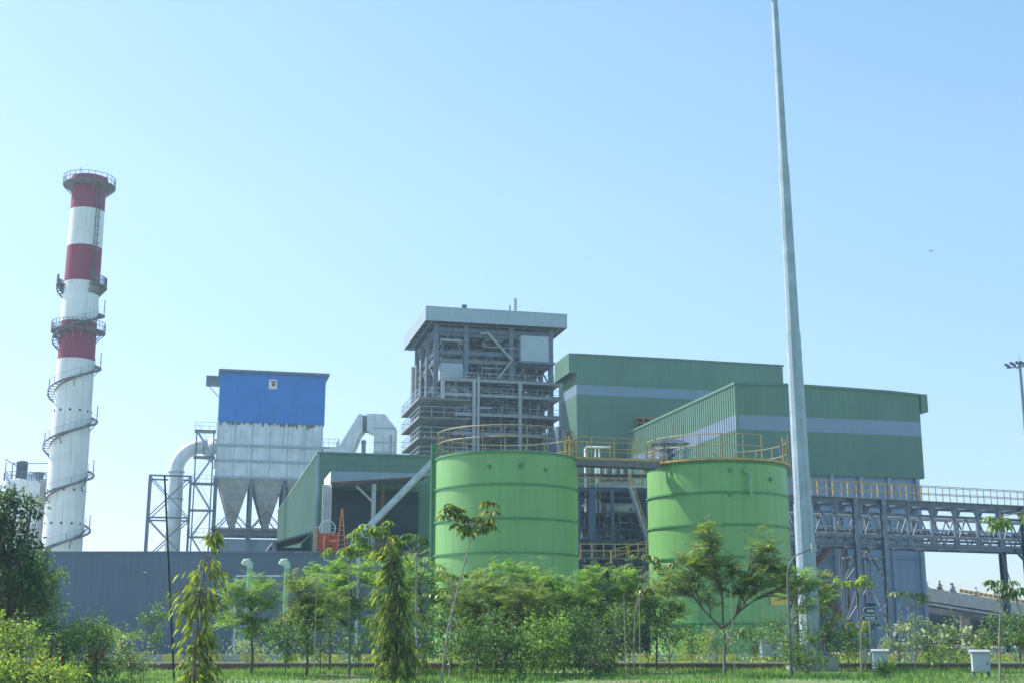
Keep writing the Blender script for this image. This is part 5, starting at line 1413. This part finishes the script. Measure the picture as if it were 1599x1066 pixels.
whorl_tree(688, 44, [(700,980),(716,915),(728,870),(738,825)], [(738,803,38,19,11),(708,798,16,12,5),(768,812,14,14,5),(735,825,20,8,4)], 'thin leaning sapling with large glossy leaves against the left tank', 'lf_big', .33, .14, n=8)
whorl_tree(702, 47, [(704,990),(706,935)], [(708,895,26,14,6),(700,930,30,16,6),(735,1010,22,20,6)], 'small yellowing sapling under the leaning one', 'lf_big', .24, .09, n=7)
whorl_tree(590, 50, [(590,1000),(590,920),(591,850)], [(590,826,30,14,14),(565,845,14,14,5),(612,850,16,14,6),(590,870,20,12,5)], 'sapling with a domed crown of drooping leaves before the canopy shed', 'lf_droopg', .36, .10) if False else None
M['lf_droopg'] = leafmat('fresh_drooping_leaves', (.10, .20, .035), (.20, .32, .05), .4, .4)
whorl_tree(590, 50, [(590,1000),(590,920),(591,850)], [(590,822,28,10,13),(566,838,14,12,6),(614,842,15,12,7),(590,858,20,12,5)], 'sapling with a domed crown of drooping leaves before the canopy shed', 'lf_droopg', .36, .09, n=10)
whorl_tree(545, 52, [(545,1000),(545,880)], [(530,858,26,8,8),(560,860,14,6,4)], 'short drooping sapling left of the domed one', 'lf_droopg', .34, .09)
whorl_tree(652, 50, [(650,960),(650,880),(652,855)], [(650,845,15,10,5),(665,838,8,6,2),(640,835,8,6,2)], 'small slim sapling between domed sapling and left tank', 'lf_broad', .26, .08)
whorl_tree(1345, 55, [(1344,990),(1342,925)], [(1340,905,18,6,6),(1318,905,12,5,3)], 'sapling with yellowish leaves before the bridge tower', 'lf_lime', .34, .12)
whorl_tree(1428, 58, [(1432,1000),(1428,950)], [(1412,925,18,7,6),(1440,935,14,9,6)], 'sapling with grey green drooping leaves left of the ramp', 'lf_grey', .34, .11)
whorl_tree(1352, 60, [(1352,1005),(1350,985)], [(1340,975,24,8,8)], 'low sapling of olive leaves under the direction sign', 'lf_droop', .32, .11)
whorl_tree(1562, 46, [(1560,1000),(1562,950)], [(1560,915,16,10,8),(1585,918,18,10,8)], 'sapling with a pale leafy head in front of the flyover ramp', 'lf_broad', .30, .10)
whorl_tree(1640, 40, [(1632,1000),(1628,900),(1615,830),(1590,800),(1560,806)], [(1552,812,16,4,5),(1545,818,8,5,2),(1572,818,8,6,3),(1620,800,20,14,8)], 'overhanging branch of bright leaves reaching in from the right edge', 'lf_droopg', .24, .085)
whorl_tree(1130, 50, [(1130,1030),(1131,1005)], [(1140,985,24,7,6)], 'knee high sapling at the foot of the forked tree', 'lf_broad', .26, .08)
whorl_tree(990, 52, [(990,1000),(992,950)], [(1000,925,18,6,5),(1040,880,14,5,4),(1020,870,14,6,4)], 'sapling with yellowing leaves before the gap between tanks', 'lf_big', .28, .09)

# feathery trees
feather_tree('flame_tree', 392, 54, [(392,925,44,20,16),(380,955,46,22,20),(402,985,40,16,12)], 'pale feathery tree in front of the green vent pipes')
feather_tree('flame_tree', 478, 52, [(475,925,40,20,14),(500,960,42,24,18),(470,975,36,18,12)], 'feathery tree right of the vent pipes', 'lf_feather2')
feather_tree('flame_tree', 545, 55, [(545,895,48,16,14),(560,930,50,26,20),(530,960,44,26,18)], 'wide feathery tree left of the cone shaped mast tree')
feather_tree('flame_tree', 660, 56, [(655,895,34,18,12),(660,940,34,34,18)], 'feathery tree between the mast tree and the left tank')
feather_tree('flame_tree', 745, 54, [(740,930,40,26,20),(760,965,46,34,26)], 'feathery tree right of the thin leaning sapling', 'lf_feather2')
feather_tree('flame_tree', 790, 56, [(780,905,40,20,16),(830,925,44,22,20),(800,960,56,30,30)], 'bushy feathery tree in front of the left tank', 'lf_feather')
feather_tree('flame_tree', 845, 60, [(828,900,26,18,12),(860,925,36,16,12),(880,950,40,28,20)], 'tallest pointed feathery tree before the left tank centre', 'lf_feather')
feather_tree('flame_tree', 960, 57, [(960,905,50,18,18),(990,930,40,20,14),(940,945,46,26,18),(920,920,22,12,6)], 'broad feathery tree before the gap between the tanks')
feather_tree('flame_tree', 1132, 52, [(1108,838,18,18,10),(1104,868,34,16,14),(1070,892,42,14,14),(1122,896,40,18,16),(1052,920,38,14,12),(1186,846,16,18,8),(1196,874,26,14,10),(1205,904,38,18,16),(1158,915,36,20,14),(1100,935,36,14,10),(1232,918,28,16,10)], 'forked olive tree with a wide open crown before the right tank', 'lf_feather2', .55, 4, .33, tr=.075, bark='bark')
feather_tree('flame_tree', 1235, 58, [(1240,905,30,18,12),(1260,935,34,22,16)], 'feathery tree at the foot of the high mast', 'lf_feather')
feather_tree('flame_tree', 1290, 62, [(1285,915,26,14,9),(1280,940,24,16,10)], 'olive feathery tree right of the high mast', 'lf_feather2')

for a_ in [('flame_tree', 705, 58, [(705,930,34,30,18),(700,970,36,26,16)], 'feathery tree behind the leaning sapling', 'lf_feather'),
           ('flame_tree', 815, 53, [(812,940,44,26,22),(800,985,50,26,20)], 'spreading feathery tree left of the pointed one', 'lf_feather2'),
           ('flame_tree', 880, 56, [(885,930,38,22,18),(890,970,44,26,22)], 'feathery tree at the right edge of the left tank', 'lf_feather'),
           ('flame_tree', 1025, 60, [(1020,930,34,22,16),(1030,960,38,22,16)], 'olive feathery tree at the left foot of the right tank', 'lf_feather2'),
           ('flame_tree', 620, 60, [(622,915,44,30,20),(600,960,46,26,18)], 'feathery tree behind the cone shaped mast tree', 'lf_feather'),
           ('flame_tree', 515, 60, [(515,905,40,22,14),(520,945,44,26,16)], 'feathery tree in front of the warehouse centre', 'lf_feather')]:
    feather_tree(*a_)
# broad bushes filling the foreground border
bl = [(445,50,[(450,985,34,22,26),(455,1010,30,16,16)],'lf_broad','leafy shrub under the right vent pipe'),
      (335+50,62,[(385,1012,30,14,14)],'lf_grey','small pale shrub in front of warehouse door'),
      (240,60,[(235,985,24,26,18),(255,955,16,12,6)],'lf_broad','thin shrub left of the sparse mast tree'),
      (735,47,[(735,1010,44,34,44)],'lf_broad','leafy bush right of the leaning sapling stem'),
      (790,48,[(790,1020,46,34,60),(780,985,30,20,20)],'lf_broad','dense bush below the left tank'),
      (850,50,[(850,1020,46,34,60),(850,985,40,24,30)],'lf_feather','bright dense bush below the left tank centre'),
      (905,52,[(905,1015,42,28,46),(900,975,34,22,24)],'lf_broad','dark green bush right of the bright dense bush'),
      (950,53,[(960,1000,36,26,30),(970,970,30,18,16)],'lf_broad','broad bush left of the stakes'),
      (1010,56,[(1010,980,40,22,26),(1030,960,26,14,10)],'lf_dark','dark glossy bush left of the forked tree'),
      (1080,62,[(1080,1005,28,18,18)],'lf_lime','low yellow green bush by the brick kerb'),
      (1120,64,[(1120,1000,24,20,16)],'lf_grey','pale shrub behind the forked tree trunk'),
      (1175,66,[(1180,1000,26,22,18)],'lf_dark','dark round shrub below the right tank'),
      (1245,57,[(1245,995,32,24,26),(1228,1020,24,14,12)],'lf_broad','leafy shrub wrapped round the mast base'),
      (1300,60,[(1300,985,30,24,24),(1290,1010,24,14,12)],'lf_broad','shrub with a dark red leaf patch right of the mast'),
      (1335,62,[(1340,1005,26,20,20)],'lf_lime','bright green shrub left of the cabinet below the sign'),
      (1405,62,[(1405,1000,30,26,28),(1420,975,16,14,8)],'lf_grey','grey green shrub with white blossom right of the sign'),
      (1450,62,[(1450,1005,30,26,28),(1445,985,18,16,10)],'lf_grey','white flowering shrub at the foot of the grey hall corner'),
      (1495,62,[(1495,1005,28,24,26),(1490,985,18,16,10)],'lf_grey','white flowering shrub below the flyover ramp'),
      (1533,51,[(1533,1008,14,10,8),(1527,1020,10,16,8)],'lf_lime','small bright shrub growing over the right cabinet'),
      (1560,60,[(1558,985,28,26,30)],'lf_broad','rounded bush at the right edge before the ramp'),
      (1595,58,[(1592,985,26,30,30),(1600,1010,20,18,12)],'lf_broad','dense bush cut off by the right edge'),
      (1378,51,[(1378,1048,12,10,10)],'lf_lime','small plant growing against the cabinet below the sign'),
      (700,54,[(700,1000,34,28,26),(690,965,24,18,12)],'lf_broad','leafy shrub between the mast tree and the leaning sapling'),
      (775,57,[(775,985,44,34,40)],'lf_broad','round leafy shrub in front of the left tank foot'),
      (835,56,[(835,975,46,34,40)],'lf_broad','tall leafy shrub before the left tank'),
      (890,60,[(890,990,44,30,30)],'lf_grey','grey green shrub before the gap between the tanks'),
      (930,50,[(930,1030,34,20,26)],'lf_dark','low dark shrub near the brick kerb'),
      (985,60,[(985,960,34,26,26)],'lf_broad','leafy shrub right of the gap between the tanks'),
      (1045,58,[(1045,985,32,24,24)],'lf_broad','leafy shrub left of the forked tree trunk'),
      (500,56,[(500,1000,40,22,24)],'lf_broad','low leafy shrub in front of the warehouse centre'),
      (600,55,[(600,1000,36,24,22)],'lf_dark','dark shrub just left of the cone shaped mast tree'),
      (1210,60,[(1205,990,30,24,20)],'lf_broad','leafy shrub left of the garden lamp'),
      (1325,58,[(1320,1005,24,18,16)],'lf_broad','small leafy shrub before the bridge tower'),
      (1470,58,[(1475,1020,26,14,14)],'lf_lime','low lime shrub left of the right cabinet'),
      (1262,54,[(1262,1032,30,12,16),(1235,1030,14,12,6)],'lf_broad','low spreading plant in front of the mast plinth'),
      (650,52,[(650,1005,30,24,22)],'lf_broad','low shrub behind the cone shaped mast tree'),
      (560,58,[(560,1005,34,20,20)],'lf_broad','low shrub left of the cone shaped mast tree')]
for px,Y,c,m,lab in bl:
    o = broad_tree('shrub', px, Y, c, lab, m, .17, .075, 15, .27, .15, group='shrubs of the roadside planting', cat='shrub', tr=.03)
    if 'white' in lab: add_flowers(o, px, Y, (c[0][0]-26,c[0][0]+26,975,1010), 12, 'petal_white', .1)
# planting hedge behind the kerb
mb = MB()
for i in range(5200):
    x = rv(-12,26); y = rv(62.5,65); z = .3+abs(noise.noise(Vector((x*.6,y,0))))*.9+rv(-.15,.15)
    p = Vector((x,y,max(.05,z*rv(.3,1)))); mb.leaf(p, rdir(.6), rv(.12,.22), .07, rdir(1))
tag(mb.build('ground_cover', 'lf_lime'), 'low yellow green ground cover plants behind the brick kerb', 'ground cover', kind='stuff')
mb = MB()
for i in range(3600):
    x = rv(-50,50); y = rv(81,88); z = .2+abs(noise.noise(Vector((x*.35,y*.5,3))))*2.4
    p = Vector((x,y,max(.05,z*rv(.2,1)))); mb.leaf(p, rdir(.5), rv(.2,.36), .13, rdir(1))
tag(mb.build('undergrowth', 'lf_dark'), 'dark undergrowth along the far side of the road', 'undergrowth', kind='stuff')
# fallen leaves and soil crumbs along the kerb
mb = MB()
for i in range(1500):
    y = rv(46,61.9) if RV.random() < .5 else 61.9-abs(RV.gauss(0,.8)); x = rv(-.42,.42)*y
    mb.leaf(Vector((x,y,rv(.02,.06))), Vector((rv(-1,1),rv(-1,1),rv(-.1,.3))), rv(.08,.18), rv(.04,.08), Vector((rv(-.3,.3),0,1)))
tag(mb.build('fallen_leaves', 'dry'), 'dry brown leaves scattered on the lawn', 'fallen leaves', kind='stuff')
# grass
mb = MB()
for i in range(52000):
    y = 36+26*math.sqrt(RV.random()); x = rv(-.44,.44)*y
    dens = noise.noise(Vector((x*.25,y*.25,7)))
    if dens < -.12 and RV.random() < .8: continue
    h = rv(.06,.2)*(1.0+dens); a_ = rv(0,6.28); w = rv(.012,.03)
    mb.v.extend([(x-w*math.cos(a_),y-w*math.sin(a_),0),(x+w*math.cos(a_),y+w*math.sin(a_),0),(x+rv(-.06,.06),y+rv(-.06,.06),h)]); o_ = len(mb.v)-3; mb.f.append((o_,o_+1,o_+2))
tag(mb.build('lawn_grass', 'grass'), 'patchy green lawn grass along the bottom of the picture', 'grass', kind='stuff')
# distant tree line to close the horizon
mb = MB()
for i in range(9000):
    x = rv(-260,300); y = rv(300,330); h = 5+4*noise.noise(Vector((x*.05,0,1)))+2*noise.noise(Vector((x*.2,0,5)))
    mb.leaf(Vector((x,y,max(.2,h*rv(.1,1)))), rdir(.3), rv(1.2,2.4), 1.2, rdir(.5))
tag(mb.build('distant_woodland', 'lf_dark'), 'hazy distant line of trees on the horizon', 'woodland', kind='stuff')

# ------------------------------------------------------------------ HAZE
def haze():
    mb = MB(); mb.box(-400, 400, -40, 620, -2, 110)
    m = bpy.data.materials.new('air_haze'); m.use_nodes = True; nt = m.node_tree
    for n in list(nt.nodes):
        if n.type != 'OUTPUT_MATERIAL': nt.nodes.remove(n)
    v = N(nt, 'ShaderNodeVolumeScatter'); v.inputs['Color'].default_value = (.62,.86,1,1); v.inputs['Density'].default_value = HAZE; v.inputs['Anisotropy'].default_value = .35
    nt.links.new(v.outputs[0], nt.nodes['Material Output'].inputs['Volume'])
    M['haze'] = m; o = mb.build('haze', 'haze'); tag(o, 'thin blue daylight haze filling the air', 'haze', kind='structure')
HAZE = .00048
if HAZE > 0: haze()

# ------------------------------------------------------------------ LIGHT
SUN_EL, SUN_AZ = R(47), R(-65)       # azimuth measured from +Y, negative is left
w = bpy.data.worlds.new('World'); scene.world = w; w.use_nodes = True; nt = w.node_tree
bg = nt.nodes['Background']; sky = nt.nodes.new('ShaderNodeTexSky'); sky.sky_type = 'NISHITA'; sky.sun_disc = False
sky.sun_elevation = SUN_EL; sky.sun_rotation = SUN_AZ; sky.air_density = 1.0; sky.dust_density = .5; sky.ozone_density = 2.0
tn = nt.nodes.new('ShaderNodeMixRGB'); tn.blend_type = 'MULTIPLY'; tn.inputs['Fac'].default_value = 1; tn.inputs[2].default_value = (1.52,2.08,1.62,1)
sp_ = nt.nodes.new('ShaderNodeSeparateColor'); cb_ = nt.nodes.new('ShaderNodeCombineColor'); pw_ = nt.nodes.new('ShaderNodeMath'); pw_.operation = 'POWER'; pw_.inputs[1].default_value = .78
nt.links.new(sky.outputs[0], sp_.inputs[0]); nt.links.new(sp_.outputs[0], cb_.inputs[0]); nt.links.new(sp_.outputs[1], pw_.inputs[0]); nt.links.new(pw_.outputs[0], cb_.inputs[1]); nt.links.new(sp_.outputs[2], cb_.inputs[2])
nt.links.new(cb_.outputs[0], tn.inputs[1]); gm = nt.nodes.new('ShaderNodeNewGeometry'); sx_ = nt.nodes.new('ShaderNodeSeparateXYZ'); nt.links.new(gm.outputs['Incoming'], sx_.inputs[0])
rz_ = nt.nodes.new('ShaderNodeValToRGB'); rz_.color_ramp.elements[0].color = (.56,.75,.84,1); rz_.color_ramp.elements[1].color = (1,1,1,1); rz_.color_ramp.elements[1].position = .32
ng = nt.nodes.new('ShaderNodeMath'); ng.operation = 'MULTIPLY'; ng.inputs[1].default_value = -1; nt.links.new(sx_.outputs['Z'], ng.inputs[0]); nt.links.new(ng.outputs[0], rz_.inputs['Fac'])
hz_ = nt.nodes.new('ShaderNodeMixRGB'); hz_.blend_type = 'MULTIPLY'; hz_.inputs['Fac'].default_value = 1
nt.links.new(tn.outputs[0], hz_.inputs[1]); nt.links.new(rz_.outputs[0], hz_.inputs[2]); nt.links.new(hz_.outputs[0], bg.inputs['Color']); bg.inputs['Strength'].default_value = .15
sl = bpy.data.lights.new('sun', 'SUN'); sl.energy = 7.5; sl.angle = R(.5); sl.color = (1, .97, .90)
so = bpy.data.objects.new('sun', sl); COL.objects.link(so)
S_ = Vector((math.sin(SUN_AZ)*math.cos(SUN_EL), math.cos(SUN_AZ)*math.cos(SUN_EL), math.sin(SUN_EL)))
so.rotation_euler = S_.to_track_quat('Z', 'Y').to_euler()

# ------------------------------------------------------------------ CAMERA
cam = bpy.data.cameras.new('camera'); co = bpy.data.objects.new('camera', cam); COL.objects.link(co)
cam.sensor_width = 36; cam.lens = 36*FPX/1599; cam.clip_end = 6000; cam.clip_start = .1
co.location = (0,0,EYE); co.rotation_euler = (math.pi/2+PITCH, 0, 0)
scene.camera = co
scene.view_settings.view_transform = 'Standard'; scene.view_settings.look = 'None'; scene.view_settings.exposure = 0
scene.cycles.use_denoising = True
scene.cycles.volume_bounces = 0; scene.cycles.max_bounces = 8; scene.cycles.transparent_max_bounces = 8
